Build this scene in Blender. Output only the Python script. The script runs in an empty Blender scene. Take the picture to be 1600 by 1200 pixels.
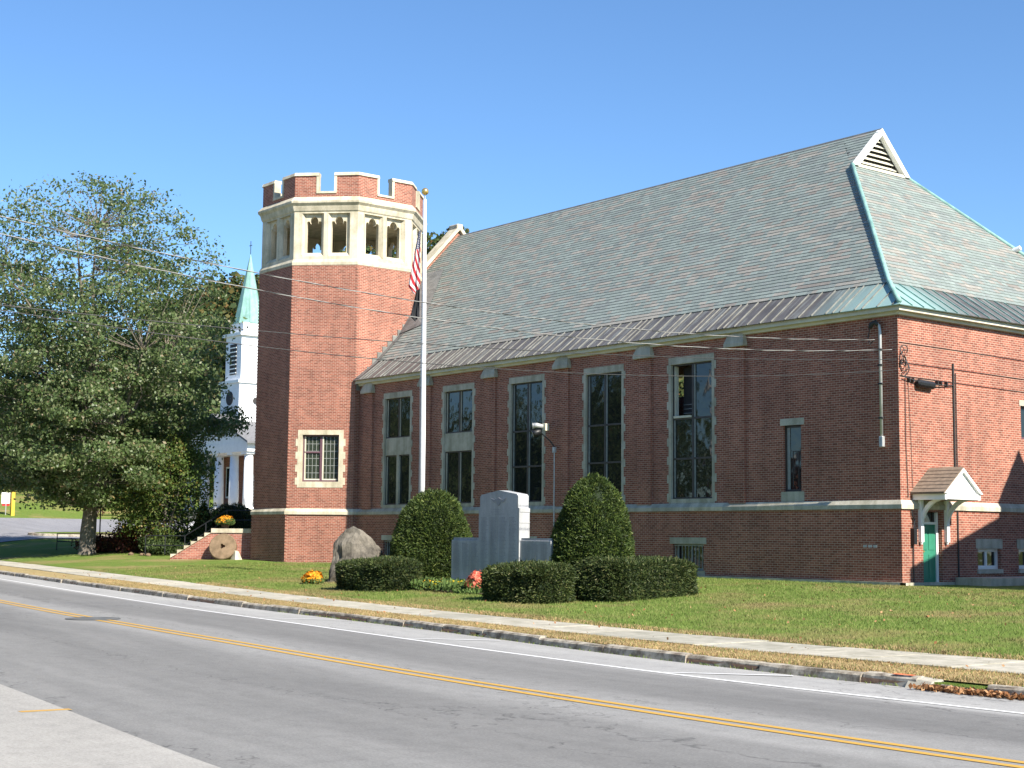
import bpy, math, random
import numpy as np
from mathutils import Vector, Matrix
from mathutils.geometry import tessellate_polygon
R = math.radians
rng = np.random.default_rng(7)
random.seed(7)
scn = bpy.context.scene
COL = scn.collection

# ------------------------------------------------------------------ camera
cam = bpy.data.cameras.new('camera'); camo = bpy.data.objects.new('camera', cam); COL.objects.link(camo)
cr, cu, cf = Vector((.623435, .781821, .009249)), Vector((.074139, -.070886, .994725)), Vector((-.778353, .619461, .102156))
camo.matrix_world = Matrix(((cr.x, cu.x, -cf.x, 29.286), (cr.y, cu.y, -cf.y, -38.968), (cr.z, cu.z, -cf.z, 1.3144), (0, 0, 0, 1)))
cam.sensor_width = 36; cam.lens = 2338.7 / 1600 * 36; cam.clip_end = 3000; cam.clip_start = .1
scn.camera = camo

# ------------------------------------------------------------------ sky and sun
SUN_EL, SUN_AZ = 39.0, 0.9          # azimuth from +X towards +Y
w = bpy.data.worlds.new('World'); scn.world = w; w.use_nodes = True
wn = w.node_tree; bg = wn.nodes['Background']
sky = wn.nodes.new('ShaderNodeTexSky'); sky.sky_type = 'NISHITA'; sky.sun_disc = False
sky.sun_elevation = R(SUN_EL); sky.sun_rotation = R(90 - SUN_AZ); sky.altitude = 300; sky.air_density = 1.0; sky.dust_density = 0.0; sky.ozone_density = 4.0
tint = wn.nodes.new('ShaderNodeMix'); tint.data_type = 'RGBA'; tint.blend_type = 'MULTIPLY'; tint.inputs[0].default_value = 1; tint.inputs[7].default_value = (.80, .98, 1.12, 1)
wn.links.new(sky.outputs[0], tint.inputs[6]); wn.links.new(tint.outputs[2], bg.inputs[0]); bg.inputs[1].default_value = .08
sl = bpy.data.lights.new('sun', 'SUN'); sl.energy = 5.0; sl.angle = R(.53); sl.color = (1, .93, .82)
so = bpy.data.objects.new('sun', sl); COL.objects.link(so)
sd = Vector((math.cos(R(SUN_EL)) * math.cos(R(SUN_AZ)), math.cos(R(SUN_EL)) * math.sin(R(SUN_AZ)), math.sin(R(SUN_EL))))
so.rotation_euler = sd.to_track_quat('Z', 'Y').to_euler(); so.location = (60, 0, 60)
vs = scn.view_settings; vs.view_transform = 'Standard'; vs.look = 'None'; vs.exposure = 1.1; vs.gamma = 1; vs.use_curve_mapping = False

# ------------------------------------------------------------------ materials
MATS = {}
def newmat(name):
    m = bpy.data.materials.new(name); m.use_nodes = True; MATS[name] = m
    nt = m.node_tree; b = nt.nodes['Principled BSDF']
    return m, nt, b
def N(nt, t, **kw):
    n = nt.nodes.new(t)
    for k, v in kw.items():
        if k in n.inputs: n.inputs[k].default_value = v
        else: setattr(n, k, v)
    return n
def ramp(nt, fac, stops):
    r = nt.nodes.new('ShaderNodeValToRGB'); e = r.color_ramp.elements
    while len(e) < len(stops): e.new(.5)
    for i, (p, c) in enumerate(stops):
        e[i].position = p; e[i].color = (*c, 1) if len(c) == 3 else c
    nt.links.new(fac, r.inputs[0]); return r
def noise(nt, vec, scale, detail=4, rough=.6):
    n = N(nt, 'ShaderNodeTexNoise', Scale=scale, Detail=detail, Roughness=rough)
    if vec is not None: nt.links.new(vec, n.inputs['Vector'])
    return n
def mixc(nt, fac, a, b, mode='MIX'):
    m = nt.nodes.new('ShaderNodeMix'); m.data_type = 'RGBA'; m.blend_type = mode
    for s, v in ((0, fac), (6, a), (7, b)):
        if hasattr(v, 'links') or hasattr(v, 'is_linked'): nt.links.new(v, m.inputs[s])
        else: m.inputs[s].default_value = v if s == 0 else (*v, 1)
    return m.outputs[2]
def bump(nt, b, h, strength=.3, dist=.02):
    n = N(nt, 'ShaderNodeBump', Strength=strength, Distance=dist); nt.links.new(h, n.inputs['Height']); nt.links.new(n.outputs[0], b.inputs['Normal'])
def coords(nt, scale=(1, 1, 1), kind='Object'):
    t = nt.nodes.new('ShaderNodeTexCoord'); m = N(nt, 'ShaderNodeMapping'); m.inputs['Scale'].default_value = scale
    nt.links.new(t.outputs[kind], m.inputs[0]); return m.outputs[0]
def mat(name, c, rough=.7, var=.25, scale=3., spec=.4, c2=None, bmp=.15, metallic=0, bscale=None, bdist=.01):
    m, nt, b = newmat(name); co = coords(nt)
    n = noise(nt, co, scale, 6, .65)
    lo = tuple(x * (1 - var) for x in c); hi = c2 or tuple(min(1, x * (1 + var)) for x in c)
    r = ramp(nt, n.outputs[0], [(.3, lo), (.7, hi)])
    nt.links.new(r.outputs[0], b.inputs['Base Color']); b.inputs['Roughness'].default_value = rough
    b.inputs['Specular IOR Level'].default_value = spec; b.inputs['Metallic'].default_value = metallic
    if bmp:
        n2 = noise(nt, co, bscale or scale * 6, 5, .7); bump(nt, b, n2.outputs[0], bmp, bdist)
    return m
def brickmat(name, c1, c2, mortar, bw=.215, rh=.0765):
    m, nt, b = newmat(name); co = coords(nt, kind='UV')
    br = N(nt, 'ShaderNodeTexBrick'); nt.links.new(co, br.inputs['Vector'])
    br.offset = .5; br.inputs['Scale'].default_value = 1; br.inputs['Brick Width'].default_value = bw; br.inputs['Row Height'].default_value = rh
    br.inputs['Mortar Size'].default_value = .0066; br.inputs['Mortar Smooth'].default_value = .25; br.inputs['Bias'].default_value = -.1
    br.inputs['Color1'].default_value = (*c1, 1); br.inputs['Color2'].default_value = (*c2, 1); br.inputs['Mortar'].default_value = (*mortar, 1)
    # odd dark burnt headers
    br2 = N(nt, 'ShaderNodeTexBrick'); nt.links.new(co, br2.inputs['Vector']); br2.offset = .5
    br2.inputs['Scale'].default_value = 1; br2.inputs['Brick Width'].default_value = bw; br2.inputs['Row Height'].default_value = rh
    br2.inputs['Mortar Size'].default_value = 0; br2.inputs['Color1'].default_value = (.82, .82, .82, 1); br2.inputs['Color2'].default_value = (1.06, 1.06, 1.06, 1); br2.inputs['Bias'].default_value = .25
    big = noise(nt, co, .35, 5, .6); rb = ramp(nt, big.outputs[0], [(.3, (.78, .76, .76)), (.7, (1.1, 1.08, 1.05))])
    stv = N(nt, 'ShaderNodeMapping'); stv.inputs['Scale'].default_value = (1.6, .12, 1); nt.links.new(co, stv.inputs[0])
    streak = noise(nt, stv.outputs[0], 1.3, 4, .6); rs = ramp(nt, streak.outputs[0], [(.35, (.86, .85, .85)), (.6, (1.03, 1.03, 1.03))])
    c = mixc(nt, 1., br.outputs[0], br2.outputs[0], 'MULTIPLY')
    c = mixc(nt, br.outputs['Fac'], c, mortar)
    c = mixc(nt, 1., c, rb.outputs[0], 'MULTIPLY'); c = mixc(nt, 1., c, rs.outputs[0], 'MULTIPLY')
    nt.links.new(c, b.inputs['Base Color']); b.inputs['Roughness'].default_value = .85; b.inputs['Specular IOR Level'].default_value = .25
    inv = N(nt, 'ShaderNodeMath', operation='SUBTRACT'); inv.inputs[0].default_value = 1; nt.links.new(br.outputs['Fac'], inv.inputs[1])
    fine = noise(nt, co, 60, 4, .7); ad = N(nt, 'ShaderNodeMath', operation='MULTIPLY_ADD'); nt.links.new(fine.outputs[0], ad.inputs[0]); ad.inputs[1].default_value = .3; nt.links.new(inv.outputs[0], ad.inputs[2])
    bump(nt, b, ad.outputs[0], .22, .006)
    return m
def stonemat(name, c, stain=(.5, .52, .46), rough=.8, sscale=.9):
    m, nt, b = newmat(name); co = coords(nt)
    n = noise(nt, co, sscale, 6, .7); r = ramp(nt, n.outputs[0], [(.38, tuple(a * s for a, s in zip(c, stain))), (.56, c), (.8, tuple(min(1, x * 1.08) for x in c))])
    f = noise(nt, co, 35, 4, .7); rf = ramp(nt, f.outputs[0], [(.3, (.85, .85, .85)), (.7, (1.08, 1.08, 1.06))])
    st = coords(nt, (2.2, 2.2, .18)); sn = noise(nt, st, 1.6, 4, .6); rs = ramp(nt, sn.outputs[0], [(.38, (.72, .73, .70)), (.58, (1, 1, 1))])
    cc = mixc(nt, 1., r.outputs[0], rf.outputs[0], 'MULTIPLY'); cc = mixc(nt, .8, cc, rs.outputs[0], 'MULTIPLY')
    nt.links.new(cc, b.inputs['Base Color']); b.inputs['Roughness'].default_value = rough; b.inputs['Specular IOR Level'].default_value = .25
    bump(nt, b, f.outputs[0], .25, .01); return m
def leafmat(name, stops, trans=.35, rough=.5, spec=.35, ns=.6, nc=(.72, 1.2)):
    m, nt, b = newmat(name); g = nt.nodes.new('ShaderNodeNewGeometry')
    r = ramp(nt, g.outputs['Random Per Island'], stops)
    co = coords(nt); n = noise(nt, co, ns, 4, .65); rn = ramp(nt, n.outputs[0], [(.3, (nc[0], nc[0] * 1.03, nc[0])), (.7, (nc[1], nc[1] * .96, nc[1] * .92))])
    c = mixc(nt, 1., r.outputs[0], rn.outputs[0], 'MULTIPLY')
    nt.links.new(c, b.inputs['Base Color']); b.inputs['Roughness'].default_value = rough; b.inputs['Specular IOR Level'].default_value = spec
    t = nt.nodes.new('ShaderNodeBsdfTranslucent'); nt.links.new(c, t.inputs[0])
    mx = nt.nodes.new('ShaderNodeMixShader'); mx.inputs[0].default_value = trans
    out = nt.nodes['Material Output']; nt.links.new(b.outputs[0], mx.inputs[1]); nt.links.new(t.outputs[0], mx.inputs[2]); nt.links.new(mx.outputs[0], out.inputs[0])
    return m
def glassmat(name, c, rough=.035, wav=.014, spec=.62, ws=1.3):
    m, nt, b = newmat(name); b.inputs['Base Color'].default_value = (*c, 1); b.inputs['Roughness'].default_value = rough
    b.inputs['IOR'].default_value = 1.52; b.inputs['Specular IOR Level'].default_value = spec
    co = coords(nt); n = noise(nt, co, ws, 2, .5); bump(nt, b, n.outputs[0], 1., wav); return m

BRICK = brickmat('brick', (.240, .078, .053), (.342, .124, .083), (.50, .41, .32))
BRICKP = brickmat('brick_pale', (.30, .10, .07), (.42, .17, .12), (.50, .43, .36), .26, .085)
STONE = stonemat('limestone', (.64, .57, .44), (.72, .72, .68))
STONEG = stonemat('limestone_grey', (.50, .465, .385), (.74, .74, .70))
GRANITE = stonemat('granite', (.44, .445, .455), (.85, .86, .88), .6)
BOULDER = stonemat('boulder', (.185, .165, .135), (.35, .35, .36), .85, 1.6)
MILL = stonemat('millstone', (.235, .165, .105), (.75, .75, .75), .9, 3)
KERBS = stonemat('kerb_granite', (.46, .415, .345), (.40, .36, .34), .9, 4)
CONC = stonemat('concrete', (.46, .43, .36), (.78, .78, .76), .9, 1.2)
CONC2 = stonemat('concrete_grey', (.41, .39, .33), (.76, .76, .74), .9, .9)
CONC3 = stonemat('concrete_pale', (.50, .465, .39), (.8, .8, .78), .9, 1.6)
COPPERG = stonemat('verdigris', (.27, .47, .42), (.78, .80, .85), .6, 2)
WHITE = mat('white_paint', (.80, .80, .78), .55, .06, 2, bmp=.05)
OFFW = mat('cream_paint', (.56, .53, .42), .6, .15, 1.2, bmp=.05)
BRONZE = mat('bronze_frame', (.055, .045, .04), .45, .3, 4, bmp=.05)
LEAD = mat('lead_came', (.26, .27, .25), .5, .2, 8, bmp=0)
MAROON = mat('maroon_paint', (.115, .06, .075), .5, .15, 3, bmp=.05)
GLASS = glassmat('window_glass', (.012, .014, .014))
GLASSL = glassmat('leaded_glass', (.03, .038, .025), .12, .02, .5, 9)
BLACK = mat('black_iron', (.015, .016, .018), .45, .2, 5, bmp=.05)
RUBBER = mat('black_rubber', (.03, .03, .03), .6, .3, 9, bmp=.1)
GALV = mat('galvanised', (.46, .47, .47), .4, .2, 6, metallic=.35, bmp=.05)
WIREM = mat('dull_aluminium_wire', (.27, .265, .25), .6, .3, 6, bmp=0)
POLEM = mat('white_pole', (.68, .68, .68), .3, .06, 3, bmp=0)
GOLD = mat('gold_ball', (.75, .52, .18), .25, .1, 3, metallic=.8, bmp=0)
DOORG = mat('green_door', (.035, .20, .125), .45, .1, 3, bmp=.04)
SHING = mat('shingle', (.20, .155, .115), .85, .25, 7, bmp=.3)
BARK = mat('bark', (.15, .125, .10), .9, .5, 6, c2=(.27, .235, .19), bmp=.9, bscale=22, bdist=.04)
BARKD = mat('bark_dark', (.07, .055, .045), .9, .4, 6, bmp=.6, bdist=.03)
SOIL = mat('mulch', (.085, .055, .04), .95, .4, 14, bmp=.7)
YELP = mat('yellow_paint_post', (.62, .40, .04), .6, .15, 3)
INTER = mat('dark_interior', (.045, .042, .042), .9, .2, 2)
DARKM = mat('dark_metal_sheet', (.13, .13, .125), .5, .35, 2.5, bmp=.1)
REDP = mat('red_paint', (.45, .03, .03), .4, .1, 3, bmp=0)
DRYLEAF = leafmat('dry_leaves', [(0, (.16, .07, .03)), (.5, (.30, .15, .07)), (1, (.42, .27, .15))], .1, .8, .1)

# slates carry one colour each
m, nt, b = newmat('slate'); at = N(nt, 'ShaderNodeAttribute', attribute_name='tone'); co = coords(nt)
n = noise(nt, co, 9, 5, .7); r = ramp(nt, n.outputs[0], [(.3, (.86, .86, .86)), (.7, (1.1, 1.1, 1.1))])
nt.links.new(mixc(nt, 1., at.outputs['Color'], r.outputs[0], 'MULTIPLY'), b.inputs['Base Color']); b.inputs['Roughness'].default_value = .6; b.inputs['Specular IOR Level'].default_value = .35
bump(nt, b, n.outputs[0], .25, .01); SLATE = m
# weathered copper: brown sheet, pale green run-off streaks down the slope, greener by the hip corner
def coppermat(name, axis):
    m, nt, b = newmat(name)
    sc = (5, .35, .35) if axis == 'x' else (.35, 5, .35)
    a = noise(nt, coords(nt, sc), 1.4, 6, .72); a2 = noise(nt, coords(nt), 1.2, 4, .6)
    base = ramp(nt, a2.outputs[0], [(.35, (.07, .056, .054)), (.65, (.115, .098, .094))])
    st = ramp(nt, a.outputs[0], [(.50, (0, 0, 0)), (.68, (1, 1, 1))])
    cx = nt.nodes.new('ShaderNodeTexCoord'); ln = N(nt, 'ShaderNodeVectorMath', operation='DISTANCE'); nt.links.new(cx.outputs['Object'], ln.inputs[0]); ln.inputs[1].default_value = (0, 0, 9)
    gr = N(nt, 'ShaderNodeMapRange'); gr.inputs[1].default_value = .9; gr.inputs[2].default_value = 3.6; gr.inputs[3].default_value = 1; gr.inputs[4].default_value = .05; nt.links.new(ln.outputs['Value'], gr.inputs[0])
    c = mixc(nt, st.outputs[0], base.outputs[0], (.24, .25, .23))
    c = mixc(nt, gr.outputs[0], c, (.26, .40, .38))
    nt.links.new(c, b.inputs['Base Color']); b.inputs['Roughness'].default_value = .5; b.inputs['Metallic'].default_value = .15
    bump(nt, b, a2.outputs[0], .1, .02); return m
SEAM = mat('weathered_seam', (.165, .165, .15), .6, .35, 3, bmp=0)
COPX = coppermat('weathered_copper', 'x'); COPY = coppermat('weathered_copper_end', 'y')
# grass / lawn
def grassmat(name, g1, g2, dry, dthr, dscale=.22):
    m, nt, b = newmat(name); co = coords(nt)
    n1 = noise(nt, co, 2.2, 8, .75); n2 = noise(nt, co, dscale, 6, .68); n3 = noise(nt, co, 26, 3, .7)
    n5 = noise(nt, co, .8, 5, .7); a = ramp(nt, n1.outputs[0], [(.3, g1), (.7, g2)]); d = ramp(nt, n2.outputs[0], [(dthr, (0, 0, 0)), (dthr + .16, (1, 1, 1))])
    c = mixc(nt, d.outputs[0], a.outputs[0], dry); f = ramp(nt, n3.outputs[0], [(.25, (.6, .62, .55)), (.75, (1.25, 1.25, 1.2))])
    c = mixc(nt, 1., c, f.outputs[0], 'MULTIPLY'); nt.links.new(c, b.inputs['Base Color']); b.inputs['Roughness'].default_value = .9; b.inputs['Specular IOR Level'].default_value = .1
    bump(nt, b, n3.outputs[0], .8, .04); return m
GRASS = grassmat('lawn_grass', (.105, .16, .032), (.165, .225, .052), (.27, .215, .10), .49)
VERGE = grassmat('dry_verge', (.30, .225, .11), (.44, .34, .18), (.13, .17, .04), .58, .5)
BLADE0 = leafmat('weed_blades', [(0, (.10, .16, .03)), (.55, (.165, .235, .052)), (.82, (.23, .265, .08)), (1, (.33, .26, .12))], .25, .6, .2)
def bladem(name):
    m, nt, b = newmat(name); g = nt.nodes.new('ShaderNodeNewGeometry'); r = ramp(nt, g.outputs['Random Per Island'], [(0, (.115, .175, .035)), (.55, (.178, .242, .056)), (.85, (.23, .268, .085)), (1, (.30, .25, .115))])
    co = coords(nt); n2 = noise(nt, co, .22, 6, .68); n1 = noise(nt, co, 2.2, 8, .75); d = ramp(nt, n2.outputs[0], [(.48, (0, 0, 0)), (.64, (.8, .8, .8))]); v = ramp(nt, n1.outputs[0], [(.3, (.82, .82, .82)), (.7, (1.15, 1.15, 1.15))])
    c = mixc(nt, d.outputs[0], r.outputs[0], (.27, .215, .10)); n5 = noise(nt, co, .8, 5, .7); v5 = ramp(nt, n5.outputs[0], [(.32, (.62, .72, .6)), (.5, (1, 1, 1)), (.7, (1.2, 1.12, 1.15))]); c = mixc(nt, 1., c, v.outputs[0], 'MULTIPLY'); c = mixc(nt, 1., c, v5.outputs[0], 'MULTIPLY'); nt.links.new(c, b.inputs['Base Color']); b.inputs['Roughness'].default_value = .7; b.inputs['Specular IOR Level'].default_value = .15
    t = nt.nodes.new('ShaderNodeBsdfTranslucent'); nt.links.new(c, t.inputs[0]); mx = nt.nodes.new('ShaderNodeMixShader'); mx.inputs[0].default_value = .25; nt.links.new(b.outputs[0], mx.inputs[1]); nt.links.new(t.outputs[0], mx.inputs[2]); nt.links.new(mx.outputs[0], nt.nodes['Material Output'].inputs[0]); return m
BLADE = bladem('grass_blades')
DBLADE = leafmat('dry_blades', [(0, (.24, .17, .085)), (.45, (.40, .29, .155)), (.78, (.50, .38, .215)), (.82, (.17, .21, .065)), (1, (.22, .25, .09))], .15, .8, .1)
# asphalt with worn bands along the lanes (UV: u along, v across from the kerb)
def asphalt(name, lo, hi, bands):
    m, nt, b = newmat(name); co = coords(nt, kind='UV'); sp = nt.nodes.new('ShaderNodeSeparateXYZ'); nt.links.new(co, sp.inputs[0])
    mr = N(nt, 'ShaderNodeMapRange'); mr.inputs[2].default_value = 14; nt.links.new(sp.outputs[1], mr.inputs[0])
    rb = ramp(nt, mr.outputs[0], bands); rb.color_ramp.interpolation = 'EASE'
    wob = N(nt, 'ShaderNodeMapping'); wob.inputs['Scale'].default_value = (.12, 1, 1); nt.links.new(co, wob.inputs[0])
    n1 = noise(nt, wob.outputs[0], 1.1, 6, .65); n2 = noise(nt, co, 30, 6, .85); n3 = noise(nt, co, 130, 2, .8)
    a = ramp(nt, n1.outputs[0], [(.3, lo), (.7, hi)]); c = mixc(nt, 1., a.outputs[0], rb.outputs[0], 'MULTIPLY')
    f = ramp(nt, n2.outputs[0], [(.3, (.66, .66, .66)), (.7, (1.3, 1.3, 1.3))]); c = mixc(nt, 1., c, f.outputs[0], 'MULTIPLY')
    nt.links.new(c, b.inputs['Base Color']); b.inputs['Roughness'].default_value = .85; b.inputs['Specular IOR Level'].default_value = .3
    n4 = noise(nt, co, 3.5, 6, .75); f4 = ramp(nt, n4.outputs[0], [(.30, (.84, .84, .84)), (.5, (1, 1, 1)), (.72, (1.08, 1.08, 1.08))]); c = mixc(nt, 1., c, f4.outputs[0], 'MULTIPLY')
    wv = N(nt, 'ShaderNodeVectorMath', operation='MULTIPLY_ADD'); nz = noise(nt, co, 1.7, 3, .6); nt.links.new(nz.outputs['Color'], wv.inputs[0]); wv.inputs[1].default_value = (1.2, 1.2, 0); nt.links.new(wob.outputs[0], wv.inputs[2])
    vo = N(nt, 'ShaderNodeTexVoronoi', feature='DISTANCE_TO_EDGE'); vo.inputs['Scale'].default_value = .33; nt.links.new(wv.outputs[0], vo.inputs[0]); rc = ramp(nt, vo.outputs[0], [(.0, (.42, .42, .42)), (.009, (1, 1, 1))]); msk = ramp(nt, n4.outputs[0], [(.42, (0, 0, 0)), (.55, (.9, .9, .9))])
    c = mixc(nt, msk.outputs[0], c, mixc(nt, 1., c, rc.outputs[0], 'MULTIPLY')); nt.links.new(c, b.inputs['Base Color'])
    bump(nt, b, n3.outputs[0], .5, .006); return m
g3 = lambda v: (v, v, v)
ROADM = asphalt('asphalt', (.170, .168, .162), (.232, .229, .220), [(0, g3(1.62)), (.115, g3(1.58)), (.135, g3(1.0)), (.17, g3(.88)), (.255, g3(.84)), (.34, g3(1.2)), (.40, g3(1.22)), (.46, g3(.9)), (.56, g3(.86)), (.68, g3(1.0)), (.80, g3(.92))])
SHOULD = asphalt('pale_asphalt', (.285, .275, .255), (.365, .352, .325), [(0, g3(1)), (1, g3(1))])
DRIVE = asphalt('drive_asphalt', (.20, .20, .215), (.26, .26, .275), [(0, g3(1)), (1, g3(1))])
def paint(name, c, keep):
    m, nt, b = newmat(name); co = coords(nt); n = noise(nt, co, 14, 5, .75); r = ramp(nt, n.outputs[0], [(keep - .08, (.2, .2, .2)), (keep + .05, c)])
    nt.links.new(r.outputs[0], b.inputs['Base Color']); b.inputs['Roughness'].default_value = .7; return m
YLINE = paint('yellow_line', (.50, .29, .045), .36); WLINE = paint('white_line', (.66, .66, .65), .34); WORN = paint('worn_white_line', (.55, .55, .54), .44); ORNG = paint('orange_spray', (.7, .16, .05), .4)
MAPLE = leafmat('maple_leaves', [(0, (.066, .115, .038)), (.35, (.12, .185, .064)), (.7, (.18, .245, .10)), (.93, (.255, .285, .16)), (1, (.31, .22, .13))], .5, .40, .45)
MAPLE2 = leafmat('young_tree_leaves', [(0, (.05, .09, .02)), (.5, (.10, .16, .035)), (.85, (.16, .20, .05)), (1, (.25, .17, .05))], .4, .5, .3)
DARKL = leafmat('dark_leaves', [(0, (.03, .055, .018)), (.6, (.06, .095, .03)), (1, (.11, .14, .045))], .3, .5, .3)
YEW = leafmat('yew_needles', [(0, (.026, .048, .014)), (.5, (.054, .088, .021)), (.85, (.095, .135, .03)), (1, (.15, .18, .05))], .2, .55, .25, 2.4, (.55, 1.35))
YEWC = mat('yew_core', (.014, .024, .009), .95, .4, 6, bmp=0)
HEDGE = leafmat('hedge_needles', [(0, (.024, .040, .014)), (.5, (.048, .074, .022)), (.85, (.085, .112, .034)), (1, (.15, .15, .06))], .2, .55, .25, 2.4, (.55, 1.35))
REDL = leafmat('reddish_leaves', [(0, (.05, .02, .02)), (.4, (.12, .035, .03)), (.7, (.06, .07, .025)), (1, (.22, .05, .035))], .3, .6, .2)
WOODS = leafmat('hill_foliage', [(0, (.022, .042, .014)), (.45, (.042, .07, .02)), (.75, (.075, .085, .026)), (.9, (.13, .10, .03)), (1, (.17, .085, .03))], .2, .7, .2)
MUMO = leafmat('orange_petals', [(0, (.55, .16, .01)), (.6, (.72, .30, .015)), (1, (.80, .45, .03))], .2, .6, .2)
MUMP = leafmat('coral_petals', [(0, (.55, .09, .06)), (.6, (.75, .19, .12)), (1, (.80, .34, .22))], .2, .6, .2)
MUMY = leafmat('yellow_petals', [(0, (.70, .45, .01)), (1, (.82, .68, .05))], .2, .6, .2)
MUML = leafmat('flower_leaves', [(0, (.06, .11, .03)), (1, (.16, .24, .07))], .3, .6, .2)

# ------------------------------------------------------------------ helpers
def tag(o, label=None, cat=None, group=None, kind=None):
    if label: o['label'] = label
    if cat: o['category'] = cat
    if group: o['group'] = group
    if kind: o['kind'] = kind
    return o
def thing(name, label, cat, loc=(0, 0, 0), rz=0, group=None):
    o = bpy.data.objects.new(name, None); COL.objects.link(o); o.location = loc; o.rotation_euler.z = rz; o.empty_display_size = .3
    return tag(o, label, cat, group)
def link(name, me, parent=None, loc=None):
    o = bpy.data.objects.new(name, me); COL.objects.link(o)
    if parent: o.parent = parent
    if loc is not None: o.location = loc
    return o
def boxuv(me):
    nv = len(me.vertices); nl = len(me.loops)
    if not nl: return
    co = np.empty(nv * 3, np.float32); me.vertices.foreach_get('co', co); co = co.reshape(-1, 3)
    li = np.empty(nl, np.int32); me.loops.foreach_get('vertex_index', li)
    npoly = len(me.polygons); nor = np.empty(npoly * 3, np.float32); me.polygons.foreach_get('normal', nor); nor = nor.reshape(-1, 3)
    tot = np.empty(npoly, np.int32); me.polygons.foreach_get('loop_total', tot)
    ln = np.repeat(nor, tot, axis=0); P = co[li]
    flat = np.abs(ln[:, 2]) > .75
    tx, ty = -ln[:, 1], ln[:, 0]; L = np.hypot(tx, ty) + 1e-9
    u = np.where(flat, P[:, 0], (P[:, 0] * tx + P[:, 1] * ty) / L); v = np.where(flat, P[:, 1], P[:, 2])
    uv = me.uv_layers.new(name='UVMap'); uv.data.foreach_set('uv', np.stack([u, v], 1).astype(np.float32).ravel())
class MB:
    def __init__(s): s.v = []; s.f = []
    def add(s, vs, fs):
        o = len(s.v); s.v += [tuple(x) for x in vs]; s.f += [tuple(i + o for i in f) for f in fs]; return s
    def box(s, a, b):
        x0, y0, z0 = a; x1, y1, z1 = b
        return s.add([(x0, y0, z0), (x1, y0, z0), (x1, y1, z0), (x0, y1, z0), (x0, y0, z1), (x1, y0, z1), (x1, y1, z1), (x0, y1, z1)],
                     [(0, 3, 2, 1), (4, 5, 6, 7), (0, 1, 5, 4), (1, 2, 6, 5), (2, 3, 7, 6), (3, 0, 4, 7)])
    def frame_box(s, fr, a, b):
        O, U, V, W = fr; pts = []
        for z in (a[2], b[2]):
            for (x, y) in ((a[0], a[1]), (b[0], a[1]), (b[0], b[1]), (a[0], b[1])): pts.append(O + U * x + V * y + W * z)
        return s.add(pts, [(0, 3, 2, 1), (4, 5, 6, 7), (0, 1, 5, 4), (1, 2, 6, 5), (2, 3, 7, 6), (3, 0, 4, 7)])
    def tube(s, path, rad, n=8, cap=True):
        path = [Vector(p) for p in path]; k = len(path)
        if not hasattr(rad, '__len__'): rad = [rad] * k
        base = len(s.v); up = None
        for i, p in enumerate(path):
            d = (path[min(i + 1, k - 1)] - path[max(i - 1, 0)]).normalized()
            if up is None: up = d.orthogonal().normalized()
            up = (up - d * up.dot(d)).normalized(); sd_ = d.cross(up)
            for j in range(n):
                a = 2 * math.pi * j / n; s.v.append(tuple(p + (up * math.cos(a) + sd_ * math.sin(a)) * rad[i]))
        for i in range(k - 1):
            for j in range(n):
                a = base + i * n + j; b_ = base + i * n + (j + 1) % n; s.f.append((a, b_, b_ + n, a + n))
        if cap:
            s.f.append(tuple(base + j for j in range(n))[::-1]); s.f.append(tuple(base + (k - 1) * n + j for j in range(n)))
        return s
    def lathe(s, prof, n=24, c=(0, 0, 0), rot=0., sc=1.):
        base = len(s.v); k = len(prof)
        for r_, z in prof:
            for j in range(n):
                a = rot + 2 * math.pi * j / n; s.v.append((c[0] + sc * r_ * math.cos(a), c[1] + sc * r_ * math.sin(a), c[2] + z))
        for i in range(k - 1):
            for j in range(n):
                a = base + i * n + j; b_ = base + i * n + (j + 1) % n; s.f.append((a, b_, b_ + n, a + n))
        s.f.append(tuple(base + j for j in range(n))[::-1]); s.f.append(tuple(base + (k - 1) * n + j for j in range(n)))
        return s
    def plate(s, outer, holes, fr, depth, back=True, sides=True, inset=0., reveal=True):
        """outline with holes in the (U,V) plane of a frame, front at W=0, going back by depth along -W"""
        O, U, V, W = fr; loops = [outer] + list(holes)
        tri = tessellate_polygon([[Vector((a, b_, 0)) for a, b_ in l] for l in loops]); flat = [q for l in loops for q in l]
        def area(t): (x0, y0), (x1, y1), (x2, y2) = (flat[i] for i in t); return (x1 - x0) * (y2 - y0) - (x2 - x0) * (y1 - y0)
        tri = [t if area(t) > 0 else t[::-1] for t in tri if abs(area(t)) > 1e-9]
        F = [O + U * a + V * b_ for a, b_ in flat]; s.add(F, tri)
        us = [a for a, _ in outer]; mid = (min(us) + max(us)) / 2; half = (max(us) - min(us)) / 2; kx = (half - inset) / half if half else 1
        def bk(a, b_, out): return O + U * ((mid + (a - mid) * kx) if out else a) + V * b_ - W * depth
        if back:
            n0 = len(outer); B = [bk(a, b_, i < n0) for i, (a, b_) in enumerate(flat)]; s.add(B, [t[::-1] for t in tri])
        off = 0
        for li, l in enumerate(loops):
            if (li == 0 and not sides) or (li and not reveal): continue
            ar = sum(l[i][0] * l[(i + 1) % len(l)][1] - l[(i + 1) % len(l)][0] * l[i][1] for i in range(len(l)))
            ccw = ar > 0; n_ = len(l)
            f = [O + U * a + V * b_ for a, b_ in l]; g = [bk(a, b_, li == 0) for a, b_ in l]
            fs = []
            for i in range(n_):
                j = (i + 1) % n_; q = (i, i + n_, j + n_, j)
                if ccw != (li == 0): q = q[::-1]
                fs.append(q)
            s.add(f + g, fs)
        return s
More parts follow.
